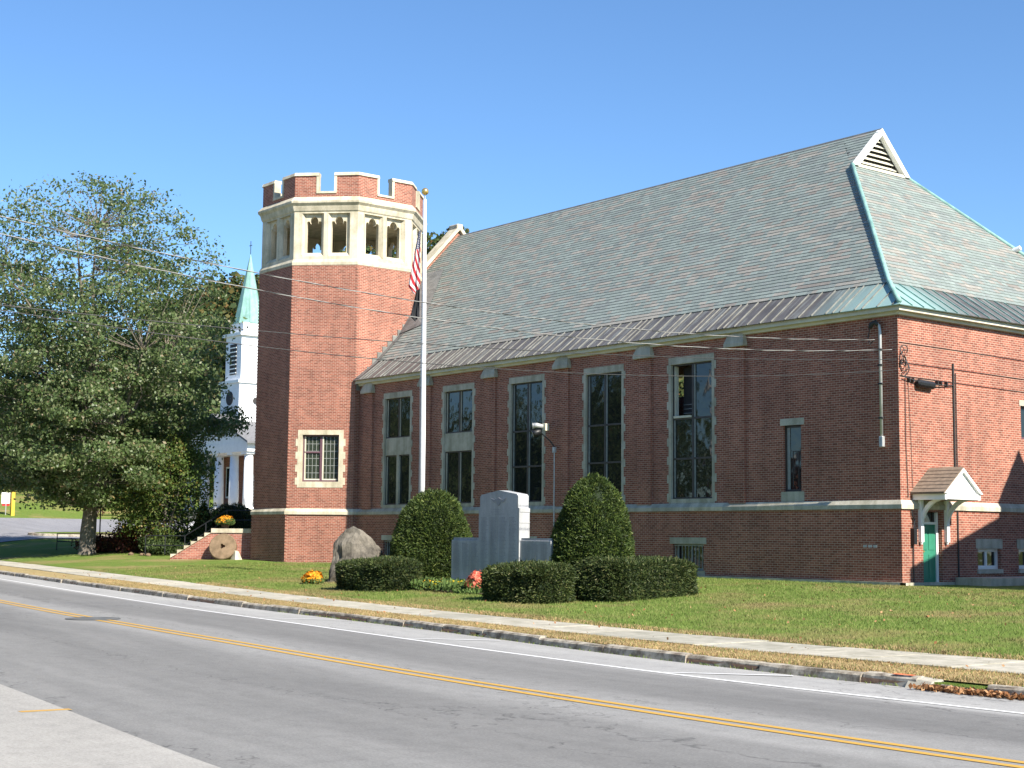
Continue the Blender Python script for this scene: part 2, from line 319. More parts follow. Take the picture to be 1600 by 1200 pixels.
    def build(s, name, m_, parent=None, smooth=False, uv=True, bevel=0, loc=None):
        me = bpy.data.meshes.new(name); me.from_pydata(s.v, [], s.f); me.update()
        if uv: boxuv(me)
        me.materials.append(m_)
        if smooth: me.shade_smooth()
        o = link(name, me, parent, loc)
        if bevel:
            bv = o.modifiers.new('bevel', 'BEVEL'); bv.width = bevel; bv.segments = 2; bv.limit_method = 'ANGLE'
        return o
def quads(name, P, m_, parent=None, tone=None):
    """P: (N,4,3) array of quads -> one mesh"""
    P = np.asarray(P, np.float32); n = len(P); me = bpy.data.meshes.new(name)
    me.vertices.add(n * 4); me.vertices.foreach_set('co', P.reshape(-1)); me.loops.add(n * 4); me.loops.foreach_set('vertex_index', np.arange(n * 4, dtype=np.int32))
    me.polygons.add(n); me.polygons.foreach_set('loop_start', np.arange(0, n * 4, 4, dtype=np.int32)); me.update(calc_edges=True); me.materials.append(m_)
    return link(name, me, parent)
def unit(v): return v / (np.linalg.norm(v, axis=1, keepdims=True) + 1e-9)
def leaves(cen, nrm, size, asp=.6, bias=.5, r=rng):
    n = len(cen); d = unit(r.normal(size=(n, 3))); nn = unit(d * (1 - bias) + nrm * bias) if nrm is not None else d
    t = unit(np.cross(nn, r.normal(size=(n, 3)))); b_ = np.cross(nn, t); s = (size * r.uniform(.6, 1.35, n))[:, None]
    return np.stack([cen - t * s, cen - b_ * s * asp + t * s * .1, cen + t * s, cen + b_ * s * asp + t * s * .1], 1)
def sprigs(cen, nrm, size, asp=.18, spread=.75, r=rng):
    n = len(cen); t = unit(nrm + r.normal(size=(n, 3)) * spread); b_ = unit(np.cross(t, r.normal(size=(n, 3)))); s = (size * r.uniform(.5, 1.4, n))[:, None]
    return np.stack([cen - b_ * s * asp, cen + b_ * s * asp, cen + t * s + b_ * s * asp * .5, cen + t * s - b_ * s * asp * .5], 1)
def herm(xs, ys):
    xs = np.array(xs, float); ys = np.array(ys, float); d = np.gradient(ys, xs)
    def f(x):
        x = np.asarray(x, float); i = np.clip(np.searchsorted(xs, x) - 1, 0, len(xs) - 2); h = xs[i + 1] - xs[i]; t = (x - xs[i]) / h
        return (1 + 2 * t) * (1 - t) ** 2 * ys[i] + t * (1 - t) ** 2 * h * d[i] + t * t * (3 - 2 * t) * ys[i + 1] + t * t * (t - 1) * h * d[i + 1]
    return f
V3 = Vector
FX = lambda y=0.: (V3((0, y, 0)), V3((1, 0, 0)), V3((0, 0, 1)), V3((0, -1, 0)))      # faces -Y, U = +X
FY = lambda x=0.: (V3((x, 0, 0)), V3((0, 1, 0)), V3((0, 0, 1)), V3((1, 0, 0)))       # faces +X, U = +Y
rect = lambda x0, z0, x1, z1: [(x0, z0), (x1, z0), (x1, z1), (x0, z1)]

# ------------------------------------------------------------------ terrain
def zroad(x):
    s = np.maximum(0, -np.asarray(x, float) - 5); return -.65 + .011 * s * s / (s + 15)
kerbY = herm([-200, -80, -34.7, -19, -9, 2, 12.6, 18, 30, 70, 200], [5, -10.4, -15.9, -17.65, -18.8, -20.15, -21.7, -22.0, -22.0, -21.3, -17])
whiteY = herm([-200, -80, -29.3, -12.9, -2.45, 9.3, 14, 19.3, 30, 70, 200], [3.2, -12, -17.85, -19.95, -21.35, -22.95, -23.42, -23.5, -23.5, -22.8, -18.5])
yelY = herm([-200, -80, -30, -12.5, 5.7, 14, 19, 30, 70, 200], [-1, -15.4, -21.6, -23.8, -25.9, -26.8, -27.1, -27.05, -26.4, -22])
nearY = herm([-200, -80, -30, 0, 10, 17.6, 30, 70, 200], [-7, -21.4, -27.4, -30.8, -31.9, -32.85, -33.6, -33.6, -29])
swf = herm([-200, -50, -24, -8.7, 2.4, 10.8, 16, 30, 70, 200], [8, -10.4, -13.5, -15.75, -17.4, -18.25, -18.2, -18, -17, -13])
swn = herm([-200, -50, -24, -8.7, 2.4, 10.8, 16, 30, 70, 200], [6.2, -12.25, -15.35, -17.5, -19.15, -20.2, -20.25, -20.1, -19.1, -15])
rise = herm([-500, -200, -130, -105, -92, -67, -45, -33, -20, 300], [26, 10, 5.8, 4.4, 2.6, .95, .32, .05, 0, 0])
def lawn(x, y):
    x = np.asarray(x, float); y = np.asarray(y, float)
    s = swf(x); zs = zroad(x) + .15; D = np.maximum(6., np.minimum(-1.5 - s, 12.)); t = np.clip((y - s) / D, 0, 1); t = t * (1.6 - .6 * t)
    return np.where(y < s, zs, zs + (rise(x) - zs) * t) + .03 * np.sin(x * .7 + y * .4) * np.sin(y * .55 - x * .2) * np.clip((y - s) / 3, 0, 1) * np.clip((-1.5 - y) / 2, 0, 1)
def gz(x, y): return float(lawn(x, y))
def sheet(name, xs, rows, m_, uvfun=None, parent=None, kind='structure'):
    """rows: list of functions x -> (y, z)"""
    n = len(xs); vs_ = []; fs = []
    for f in rows:
        y, z = f(xs); vs_ += list(zip(xs.tolist(), np.broadcast_to(y, xs.shape).tolist(), np.broadcast_to(z, xs.shape).tolist()))
    for r_ in range(len(rows) - 1):
        for i in range(n - 1): a = r_ * n + i; fs.append((a, a + 1, a + n + 1, a + n))
    me = bpy.data.meshes.new(name); me.from_pydata(vs_, [], fs); me.update(); me.materials.append(m_); me.shade_smooth()
    uv = me.uv_layers.new(name='UVMap'); li = np.empty(len(me.loops), np.int32); me.loops.foreach_get('vertex_index', li); P = np.array(vs_)
    q = np.stack([P[:, 0], (uvfun(P[:, 0], P[:, 1]) if uvfun else P[:, 1])], 1)[li]; uv.data.foreach_set('uv', q.astype(np.float32).ravel())
    o = link(name, me, parent)
    if kind and not parent: o['kind'] = kind
    return o
XS = np.unique(np.concatenate([np.linspace(-480, -130, 18), np.linspace(-130, -62, 50), np.linspace(-62, 34, 150), np.linspace(34, 190, 30)]))
XS = XS[(XS > -199)]
fl = lambda k: (lambda x: ((1 - k) * swf(x) + k * np.maximum(-1.5, swf(x) + 6), None))
rows = [lambda x: (0 * x - 400, zroad(x) - .1), lambda x: (0 * x - 60, zroad(x) - .1), lambda x: (nearY(x) - 2, zroad(x) - .08), lambda x: (kerbY(x) + .03, zroad(x) - .08), lambda x: (kerbY(x) + .06, zroad(x) + .10), lambda x: (swn(x), zroad(x) + .11), lambda x: (swf(x) - .02, zroad(x) + .11)]
for k in np.linspace(0, 1, 16): rows.append(lambda x, k=k: ((1 - k) * swf(x) + k * np.maximum(-1.5, swf(x) + 6) + .002 * (k == 0), lawn(x, (1 - k) * swf(x) + k * np.maximum(-1.5, swf(x) + 6) + 1e-4)))
for y in (16, 24, 34, 46, 60, 90, 140, 220, 420): rows.append(lambda x, y=y: (0 * x + y, lawn(x, 0 * x + y)))
sheet('ground', XS, rows, GRASS)
XR = np.unique(np.concatenate([np.linspace(-198, -60, 50), np.linspace(-60, 40, 160), np.linspace(40, 190, 30)]))
acr = lambda f, k, g: (lambda x: (f(x) + (g(x) - f(x)) * k, zroad(x) + .03 * math.sin(math.pi * k)))
sheet('road', XR, [acr(nearY, k, kerbY) for k in np.linspace(0, 1, 13)], ROADM, lambda x, y: kerbY(x) - y)
sheet('roadside_parking', XR, [lambda x: (nearY(x) - 16, zroad(x) - .03), lambda x: (nearY(x) - 5, zroad(x) - .01), lambda x: (nearY(x) + .02, zroad(x) + .012)], SHOULD)
sheet('dry_grass_verge', XR, [lambda x: (kerbY(x) + .19, zroad(x) + .125), lambda x: (.5 * (kerbY(x) + swn(x)), zroad(x) + .15), lambda x: (swn(x) + .02, zroad(x) + .13)], VERGE)
def crown(x, y):
    k = (y - nearY(x)) / (kerbY(x) - nearY(x)); return zroad(x) + .03 * np.sin(np.pi * np.clip(k, 0, 1)) + .006
def stripe(name, f, wd, m_, x0=-190, x1=150):
    xs = XR[(XR > x0) & (XR < x1)]; xs = np.unique(np.concatenate([[x0], xs, [x1]]))
    return sheet(name, xs, [lambda x: (f(x) - wd / 2, crown(x, f(x) - wd / 2)), lambda x: (f(x) + wd / 2, crown(x, f(x) + wd / 2))], m_)
stripe('centre_line_marking', lambda x: yelY(x) + .13, .115, YLINE); stripe('centre_line_marking', lambda x: yelY(x) - .13, .115, YLINE)
stripe('edge_line_marking', whiteY, .11, WLINE)
for xa in (13.25, 5.2, -2.45):
    ya = float(whiteY(xa)) + .05; d = V3((1.45, 1.3, 0)).normalized(); nrm = V3((-d.y, d.x, 0)) * .045; xb, yb = xa + 1.4, ya + 1.25; z = -.65 + .02
    o = MB().add([(xa - nrm.x, ya - nrm.y, z), (xb - nrm.x, yb - nrm.y, z), (xb + nrm.x, yb + nrm.y, z), (xa + nrm.x, ya + nrm.y, z)], [(0, 1, 2, 3)]).build('parking_stall_marking', WLINE); o['kind'] = 'structure'
o = MB().add([(12.78, -32.75, -.637), (12.9, -32.75, -.637), (12.97, -32.2, -.637), (12.85, -32.2, -.637)], [(0, 1, 2, 3)]).build('yellow_dash_marking', YLINE); o['kind'] = 'structure'
o = MB().lathe([(.0, 0), (.62, 0), (.62, .004), (0, .004)], 24, (-3.7, float(yelY(-3.7)) - .05, crown(-3.7, yelY(-3.7)) + .004)).build('manhole_cover', DARKM)
tag(o, 'round dark manhole cover in the road at the yellow centre lines', 'manhole cover')

# sidewalk slabs and kerb stones
sw = sheet('sidewalk', XR, [lambda x: (swn(x) + .01, zroad(x) + .118), lambda x: (swf(x) - .01, zroad(x) + .118)], SOIL)
x = -75.
while x < 46:
    L = 1.75 + random.uniform(-.03, .03); x0, x1 = x + .02, x + L - .02; dz = random.uniform(-.006, .008); dz2 = dz + random.uniform(-.006, .006)
    P = [(x0, float(swn(x0)), dz), (x1, float(swn(x1)), dz2), (x1, float(swf(x1)), dz2), (x0, float(swf(x0)), dz)]
    top = [(a, b_, float(zroad(a)) + .15 + c) for a, b_, c in P]; bot = [(a, b_, float(zroad(a)) + .08) for a, b_, c in P]
    MB().add(bot + top, [(4, 5, 6, 7), (0, 1, 5, 4), (1, 2, 6, 5), (2, 3, 7, 6), (3, 0, 4, 7)]).build('slab', random.choice((CONC, CONC, CONC2, CONC3)), sw); x += L
kb = sheet('kerb', XR, [lambda x: (kerbY(x) + .005, zroad(x) - .06), lambda x: (kerbY(x) + .012, zroad(x) + .07), lambda x: (kerbY(x) + .17, zroad(x) + .07)], SOIL)
x = -75.
while x < 46:
    L = random.uniform(1.5, 2.3)
    if x < 16.7 < x + L: L = 16.7 - x
    elif 16.69 < x < 17.8: x = 17.8; continue
    if L < .3: x += L; continue
    n = 6; t = np.linspace(x + .012, x + L - .012, n); mb = MB(); off = random.uniform(-.02, .02); ho = random.uniform(-.015, .02); vs_ = []
    for xx in t:
        ky = float(kerbY(xx)) + off; zz = float(zroad(xx)); j = lambda a: random.uniform(-a, a)
        vs_ += [(xx, ky - .02 + j(.012), zz - .05), (xx, ky + .01 + j(.014), zz + .10 + ho + j(.01)), (xx, ky + .045 + j(.01), zz + .135 + ho + j(.006)), (xx, ky + .17 + j(.012), zz + .14 + ho + j(.006)), (xx, ky + .18, zz + .02)]
    fs = [(i * 5 + k, (i + 1) * 5 + k, (i + 1) * 5 + k + 1, i * 5 + k + 1) for i in range(n - 1) for k in range(4)] + [(0, 1, 2, 3, 4), tuple((n - 1) * 5 + k for k in (4, 3, 2, 1, 0))]
    mb.add(vs_, fs).build('kerb_stone', KERBS, kb); x += L
# broken kerb with a drain inlet full of leaves
kx, ky = 17.0, float(kerbY(17.0)); dr = thing('storm_drain', 'storm drain inlet choked with brown leaves in the broken kerb', 'drain', (kx + .55, ky + .06, -.65))
MB().box((-.5, -.02, .03), (.7, .5, .085)).build('slab', KERBS, dr, bevel=.02)
for i in range(7): MB().box((-.42 + i * .15, -.16, .002), (-.36 + i * .15, .0, .02)).build('grate_bar', BLACK, dr)
c = np.stack([rng.uniform(-.75, 1.0, 900), rng.normal(-.12, .10, 900), rng.uniform(.01, .07, 900)], 1); o = quads('leaf_litter', leaves(c, np.tile([0, 0, 1.], (900, 1)), .035, .7, .45), DRYLEAF, dr); o['kind'] = 'stuff'
mb = MB().add([(-1.0, .0, .12), (-.62, -.02, .10), (-.55, .13, .13), (-.98, .15, .15), (-1.0, -.10, .0), (-.6, -.13, .0), (-.5, .13, .0), (-.98, .15, 0)], [(0, 1, 2, 3), (4, 5, 1, 0), (5, 6, 2, 1), (6, 7, 3, 2), (7, 4, 0, 3)])
mb.build('broken_kerb_end', CONC, dr); MB().add([(-1.3, .02, .155), (-.95, .0, .158), (-.93, .08, .162), (-1.28, .1, .162)], [(0, 1, 2, 3)]).build('orange_spray_mark', ORNG, dr)

# cross street on the left with its grass island
dx = np.linspace(-91, -67, 13); me_rows = []
def edge_w(y): return 0
ys = np.linspace(-9.5, 60, 36)
sheet('side_street', dx, [(lambda x, y=y: (0 * x + y, lawn(x, 0 * x + y) + .05)) for y in ys], DRIVE)
isl = thing('traffic_island', 'low kerbed grass island in the side street behind the maple', 'island', (-71.2, 6.5, gz(-71.2, 6.5)))
th = np.linspace(0, 2 * math.pi, 33)[:-1]; out = [(2.2 * math.cos(a), 7.2 * math.sin(a)) for a in th]
def ringz(px, py): return gz(-71.2 + px, 6.5 + py) - gz(-71.2, 6.5)
mb = MB(); A = [(a * 1.06, b_ * 1.03, ringz(a, b_) + .0) for a, b_ in out]; B = [(a * 1.06, b_ * 1.03, ringz(a, b_) + .2) for a, b_ in out]; Cc = [(a * .95, b_ * .97, ringz(a, b_) + .21) for a, b_ in out]
n = 32; mb.add(A + B + Cc, [(i, (i + 1) % n, n + (i + 1) % n, n + i) for i in range(n)] + [(n + i, n + (i + 1) % n, 2 * n + (i + 1) % n, 2 * n + i) for i in range(n)]); mb.build('kerb_ring', KERBS, isl)
mb = MB(); mb.add([(a * .96, b_ * .98, ringz(a, b_) + .19) for a, b_ in out] + [(0, 0, .26)], [(i, (i + 1) % n, n) for i in range(n)]); mb.build('turf', GRASS, isl)

# ------------------------------------------------------------------ the brick hall
hall = thing('brick_hall', 'long red brick hall with steep green-grey slate hipped roof and tall stone-framed windows', 'building')
XL, WID, RY, RZ = -31.45, 16.6, 8.3, 17.48
WC = [-9.17, -13.94, -18.70, -23.45, -28.18]; HW = 1.16; ZS, ZH = 2.62, 8.0
BC = [-9.29, -14.05, -18.8, -23.55, -28.3]
f0 = FX(0.)
holes = [rect(c - HW, ZS, c + HW, ZH) for c in WC] + [rect(-4.8, 2.95, -4.02, 5.2)]
MB().plate(rect(XL, 2.4, 0, 8.74), holes, f0, .3, back=False, sides=False).build('front_wall', BRICK, hall)
MB().plate(rect(XL, -.9, .07, 2.34), [rect(c - .78, .2, c + .78, 1.15) for c in BC], FX(-.07), .3, back=False, sides=False).build('plinth_wall', BRICK, hall)
fe = FY(0.)
MB().plate(rect(0, 2.4, WID, 8.74), [rect(6.75, 4.85, 7.95, 6.0), rect(11.2, 4.85, 12.4, 6.0)], fe, .3, back=False, sides=False).build('end_wall', BRICK, hall)
MB().plate(rect(-.07, -.9, WID, 2.34), [rect(1.02, -.9, 2.02, 2.26), rect(3.95, .42, 5.25, 1.1), rect(6.3, .42, 7.6, 1.1), rect(10.5, .42, 11.8, 1.1)], FY(.07), .32, back=False, sides=False).build('plinth_wall', BRICK, hall)
MB().box((-35.3, WID - .3, -.9), (0, WID, 8.7)).build('back_wall', BRICK, hall)
# stone water table, cut into stones, mitred round the corner
prof = [(-.05, 2.33), (.135, 2.33), (.135, 2.47), (.03, 2.615), (-.05, 2.615)]
def wt(a, b_, side, ma=False, mb_=False):
    vs_ = []
    for t, mm in ((a, ma), (b_, mb_)):
        for o_, z in prof:
            s_ = t
            if side == 'f': vs_.append((t + (o_ if mm else 0), -o_, z))
            else: vs_.append((o_, t - (o_ if mm else 0), z))
    fs = [(k, k + 5, (k + 1) % 5 + 5, (k + 1) % 5) for k in range(5)] + [(0, 1, 2, 3, 4), (9, 8, 7, 6, 5)]
    if side == 'f': fs = [f[::-1] for f in fs]
    return MB().add(vs_, [f[::-1] for f in fs] if side != 'f' else fs).build('water_table_stone', STONEG if random.random() < .75 else STONE, hall)
x = XL
while x < -.2:
    x1 = min(0, x + random.uniform(1.3, 2.0)); x1 = 0 if x1 > -.8 else x1; wt(x + .003, x1 - (.003 if x1 < 0 else 0), 'f', False, x1 == 0); x = x1
y = 0
while y < WID:
    y1 = min(WID, y + random.uniform(1.3, 2.0)); wt(y + (.003 if y else 0), y1 - .003, 'e', y == 0); y = y1
MB().box((XL, -.2, -.9), (.2, -.071, .035)).build('footing', STONEG, hall); MB().box((.071, -.2, -.9), (.2, WID, .03)).build('footing', STONEG, hall)
def window(c, z0, z1, hw, tall, split=None):
    x0, x1 = c - hw, c + hw
    # stone surround in the wall opening
    s_ = MB(); e = .018
    s_.frame_box(f0, (x0, z1 - .26, -.2), (x1, z1, e)); s_.frame_box(f0, (x0, z0, -.2), (x0 + .12, z1 - .26, e)); s_.frame_box(f0, (x1 - .12, z0, -.2), (x1, z1 - .26, e)); s_.frame_box(f0, (x0 + .12, z0, -.2), (x1 - .12, z0 + .16, e))
    sur = s_.build('window_surround', STONEG, hall)
    z = z0 + .06; k = 0
    while z < z1 - .3:
        h = .3
        if k % 2 == 0:
            for sx in (-1, 1):
                a, b_ = (x0 - .09, x0 - .001) if sx < 0 else (x1 + .001, x1 + .09)
                MB().frame_box(f0, (a, z, -.03), (b_, z + h, e - .004)).build('quoin', STONEG, sur)
        z += h + .04; k += 1
    ox0, ox1, oz0, oz1 = x0 + .12, x1 - .12, z0 + .16, z1 - .26
    def lights(za, zb, bars, mull='b', open_left=False):
        f = MB(); w_ = .055; B0, B1 = -.165, -.09
        f.frame_box(f0, (ox0, za, B0), (ox0 + w_, zb, B1)); f.frame_box(f0, (ox1 - w_, za, B0), (ox1, zb, B1)); f.frame_box(f0, (ox0 + w_, zb - w_, B0), (ox1 - w_, zb, B1)); f.frame_box(f0, (ox0 + w_, za, B0), (ox1 - w_, za + w_, B1))
        if mull == 'b': f.frame_box(f0, (c - .045, za + w_, B0), (c + .045, zb - w_, B1 + .012))
        for zb_ in bars: f.frame_box(f0, (ox0 + w_, zb_ - .035, B0), (ox1 - w_, zb_ + .035, B1 + .005))
        fr = f.build('window_frame', BRONZE, hall)
        # lighter sash edge on the left of each light
        zz = [za + w_] + list(bars) + [zb - w_]
        for i in range(len(zz) - 1):
            for (a, b_) in ((ox0 + w_, c - .045), (c + .045, ox1 - w_)):
                if open_left and a < c - .1 and i == len(zz) - 2: continue
                j = [random.uniform(-.004, .004) for _ in range(4)]
                O, U, V, W = f0; q = [O + U * aa + V * vv + W * (-.14 + jj) for (aa, vv), jj in zip(((a, zz[i]), (b_, zz[i]), (b_, zz[i + 1]), (a, zz[i + 1])), j)]
                q2 = [p_ - W * .006 for p_ in q]
                MB().add(q + q2, [(0, 1, 2, 3), (7, 6, 5, 4)]).build('pane', GLASS, fr)
                MB().frame_box(f0, (a, zz[i], -.137), (a + .05, zz[i + 1], -.10)).build('sash_edge', STONEG if split else LEAD, fr)
        return fr
    if split:
        lights(5.88, oz1, []); lights(oz0, 5.08, [], mull='b')
        MB().frame_box(f0, (ox0, 5.08, -.2), (ox1, 5.88, -.05)).build('spandrel_panel', STONEG, sur)
        if split == 2: MB().frame_box(f0, (c - .09, oz0, -.2), (c + .09, 5.08, -.04)).build('stone_mullion', STONEG, sur)
    else:
        fr = lights(oz0, oz1, [4.25, 5.72], open_left=(c > -10))
        if c > -10:   # top left light swung in, dark sheet standing in for the unlit room, pale sash edge
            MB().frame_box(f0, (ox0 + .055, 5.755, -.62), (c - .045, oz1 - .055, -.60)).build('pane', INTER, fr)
            MB().frame_box(f0, (ox0 + .055, 5.755, -.30), (ox0 + .10, oz1 - .055, -.12)).frame_box(f0, (ox0 + .1, 5.75, -.32), (c - .05, 5.83, -.02)).build('open_sash', OFFW, fr)
            MB().frame_box(f0, (c - .3, 6.6, -.55), (c - .24, 7.0, -.5)).frame_box(f0, (c - .16, 6.6, -.55), (c - .1, 7.0, -.5)).build('inside_blind', OFFW, fr)
            for q in range(3): MB().frame_box(f0, (ox0 + .1, 5.95 + q * .16, -.56), (c - .08, 5.975 + q * .16, -.54)).build('louvre', LEAD, fr)
for i, c in enumerate(WC): window(c, ZS, ZH, HW, True, {4: 2, 3: 1}.get(i))
# narrow window near the corner
o = MB().frame_box(f0, (-4.92, 5.2, -.1), (-3.88, 5.43, .02)).build('lintel', STONEG, hall); MB().frame_box(f0, (-4.9, 2.62, -.1), (-3.9, 2.95, .02)).build('sill', STONEG, hall)
f = MB(); [f.frame_box(f0, a, b_) for a, b_ in (((-4.8, 2.95, -.16), (-4.72, 5.2, -.09)), ((-4.1, 2.95, -.16), (-4.02, 5.2, -.09)), ((-4.72, 5.12, -.16), (-4.1, 5.2, -.09)), ((-4.72, 2.95, -.16), (-4.1, 3.03, -.09)))]
fr = f.build('window_frame', BRONZE, hall); MB().frame_box(f0, (-4.72, 3.03, -.145), (-4.1, 5.12, -.135)).build('pane', GLASS, fr); MB().frame_box(f0, (-4.72, 3.03, -.134), (-4.60, 5.12, -.11)).build('sash_edge', LEAD, fr)
MB().frame_box(f0, (-4.5, 3.1, -.134), (-4.47, 4.3, -.125)).frame_box(f0, (-4.25, 3.1, -.134), (-4.22, 4.3, -.125)).frame_box(f0, (-4.5, 4.3, -.134), (-4.22, 4.33, -.125)).build('inner_grille', BRONZE, fr)
# basement windows of the front with bars
fp = FX(-.07)
for c in BC:
    MB().frame_box(fp, (c - .92, 1.15, -.1), (c + .92, 1.385, .02)).build('lintel', STONEG, hall)
    f = MB(); f.frame_box(fp, (c - .78, .2, -.26), (c - .70, 1.15, -.2)).frame_box(fp, (c + .70, .2, -.26), (c + .78, 1.15, -.2)).frame_box(fp, (c - .7, 1.08, -.26), (c + .7, 1.15, -.2)).frame_box(fp, (c - .7, .2, -.26), (c + .7, .28, -.2)).frame_box(fp, (c - .03, .28, -.26), (c + .03, 1.08, -.2))
    fr = f.build('window_frame', LEAD, hall); MB().frame_box(fp, (c - .7, .28, -.245), (c + .7, 1.08, -.235)).build('pane', GLASS, fr)
    g = MB()
    for k in range(9): xx = c - .68 + k * .17; g.tube([(xx, -.02, .22), (xx, -.02, 1.13)], .012, 6)
    g.frame_box(fp, (c - .74, .25, -.06), (c + .74, .28, -.04)).frame_box(fp, (c - .74, 1.08, -.06), (c + .74, 1.11, -.04)).build('window_grille', LEAD, fr)
    MB().frame_box(fp, (c - .85, .04, -.1), (c + .85, .2, .03)).build('sill', STONEG, hall)
# pilasters with stone caps
for c in (-6.88, -11.58, -16.34, -21.10, -25.84, -30.58):
    p_ = MB().box((c - .38, -.085, 2.58), (c + .38, -.001, 8.12)).build('pilaster', BRICK, hall)
    vs_ = [(c - .47, -.23, 8.1), (c + .47, -.23, 8.1), (c + .47, -.002, 8.1), (c - .47, -.002, 8.1), (c - .47, -.23, 8.22), (c + .47, -.23, 8.22), (c + .47, -.002, 8.22), (c - .47, -.002, 8.22), (c - .33, -.06, 8.66), (c + .33, -.06, 8.66), (c + .33, -.002, 8.66), (c - .33, -.002, 8.66), (c, -.14, 8.64)]
    MB().add(vs_, [(3, 2, 1, 0), (0, 1, 5, 4), (1, 2, 6, 5), (3, 0, 4, 7), (4, 5, 12), (4, 12, 8), (5, 9, 12), (8, 12, 9), (5, 6, 10, 9), (7, 4, 8, 11), (8, 9, 10, 11)]).build('pilaster_cap', STONEG, p_)
for k in range(3): MB().frame_box(fp, (-1.42 + k * .2, 1.11, 0), (-1.28 + k * .2, 1.19, .02)).build('vent_plate', GALV, hall)
# cream fascia under the eaves
MB().box((XL, -.28, 8.6), (.28, -.001, 8.775)).build('fascia', OFFW, hall); MB().box((.001, 0, 8.6), (.28, WID + .2, 8.774)).build('fascia', OFFW, hall)
MB().box((XL, -.10, 8.5), (.1, -.001, 8.6)).build('bed_mould', OFFW, hall); MB().box((.001, 0, 8.5), (.1, WID, 8.599)).build('bed_mould', OFFW, hall)

# ---- roof
def clip(poly, a, b_, c):
    """keep a*x+b*y<=c"""
    out = []
    for i in range(len(poly)):
        p, q = poly[i], poly[(i + 1) % len(poly)]; dp, dq = a * p[0] + b_ * p[1] - c, a * q[0] + b_ * q[1] - c
        if dp <= 0: out.append(p)
        if (dp < 0 < dq) or (dq < 0 < dp): t = dp / (dp - dq); out.append((p[0] + (q[0] - p[0]) * t, p[1] + (q[1] - p[1]) * t))
    return out
GX, GYL, GZB = -7.0, 6.62, 15.80           # vent gablet face, its lower left corner and base height
MS, A0 = 1.04, 8.85
yb, ye = .88, RY
th_f = math.atan(MS); ch, sh = math.cos(th_f), math.sin(th_f)
mapF = lambda x, s, h: (x, yb + s * ch - h * sh, A0 + MS * yb + s * sh + h * ch)
ME = 1.012; th_e = math.atan(ME); ce, se = math.cos(th_e), math.sin(th_e); xb, zb0 = -1.0, A0 + MS * yb
mapE = lambda y, s, h: (xb - s * ce + h * se, y, zb0 + s * se + h * ce)
SF = (RY - yb) / ch; SE = (-GX + xb) / ce
hx = lambda y: -1.0 - (y - .88) * 1.045
# under-roof boards
roof = MB().add([(-35.0, yb, A0 + MS * yb), (-1.0, yb, zb0), (GX, GYL, A0 + MS * GYL), (GX, RY, RZ), (-35., RY, RZ), (-35., WID - yb, zb0), (-1., WID - yb, zb0), (GX, WID - GYL, A0 + MS * GYL)],
    [(0, 1, 2, 3, 4), (4, 3, 7, 6, 5), (1, 6, 7, 2)]).build('roof', DARKM, hall)
tones = []
def tone():
    r_ = random.random()
    if r_ < .52: c = (.215, .25, .23)
    elif r_ < .74: c = (.20, .225, .212)
    elif r_ < .97: c = (.262, .25, .22)
    else: c = (.235, .215, .19)
    k = random.uniform(.9, 1.1); return tuple(v * k for v in c)
slates = []
def slate_poly(poly, s0, s1, mp):
    ha = lambda s: .006 + .024 * (s1 - s) / (s1 - s0)
    top = [mp(a, s, ha(s)) for a, s in poly]; bot = [mp(a, s, -.004) for a, s in poly]; n = len(poly)
    return top, bot, n
SMS = []
def courses(smax, span, mp, expo=.205):
    ns = int(smax / expo) + 1; px = random.uniform(0, 1)
    for k in range(ns):
        s0 = k * expo; s1 = min(s0 + expo + .05, smax + .02); a0, a1 = span(s0)
        a = a0 - random.uniform(0, .3)
        mem = tone()
        while a < a1:
            wd = random.choice((.22, .26, .30, .36)); j = random.uniform(-.008, .008)
            poly = [(a + .003, s0 + j), (a + wd - .003, s0 + j), (a + wd - .003, s1), (a + .003, s1)]
            for hp in span('clips'): poly = clip(poly, *hp) if len(poly) > 2 else poly
            if len(poly) > 2:
                if random.random() < .62: mem = tone()
                k_ = random.uniform(.93, 1.07); SMS.append((slate_poly(poly, s0, s1, mp), tuple(v * k_ for v in mem)))
            a += wd
def spanF(s):
    if s == 'clips': # x <= hx(y(s)) : x + 1.045*ch*s <= -1.0 ; x<=GX
        return [(1, 1.045 * ch, -1.04), (0, 1, SF - .02), (-1, 0, 34.95)]
    return -34.95, max(hx(yb + s * ch), GX + .0)
def spanF2(s):
    if s == 'clips': return [(0, 1, SF - .02), (1, 0, GX + .12), (-1, 0, -hx(GYL) + .5)]
    return GX - .6, GX + .12
courses(SF, spanF, mapF)
yl = lambda s: .88 + (s * ce) / 1.045
def spanE(s):
    if s == 'clips': return [(-1, ce / 1.045, -.92), (1, ce / 1.045, WID - .92), (0, 1, SE - .02)]
    return yl(s), WID - yl(s)
courses(SE, spanE, mapE)
# above the gablet base the front courses run on to the gablet face
def spanU(s):
    if s == 'clips': return [(0, 1, SF - .02), (1, 0, GX + .14), (-1, -1.045 * ch, 1.04)]
    y_ = yb + s * ch; return hx(y_) , (GX + .14 if y_ > GYL - .05 else hx(y_))
courses(SF, spanU, mapF)
camp = np.array([29.286, -38.968, 1.3144])
def slate_faces(top, bot, n):
    return top + bot, [tuple(range(n))] + [(i, i + n, (i + 1) % n + n, (i + 1) % n) for i in range(n)]
order = sorted(range(len(SMS)), key=lambda i: float(np.linalg.norm(np.array(SMS[i][0][0][0]) - camp)))
def tonemesh(name, vs_, fs, cols):
    me = bpy.data.meshes.new(name); me.from_pydata(vs_, [], fs); me.update(); me.materials.append(SLATE)
    ca = me.color_attributes.new('tone', 'FLOAT_COLOR', 'POINT'); ca.data.foreach_set('color', np.array([(*c, 1) for c in cols], np.float32).ravel()); return me
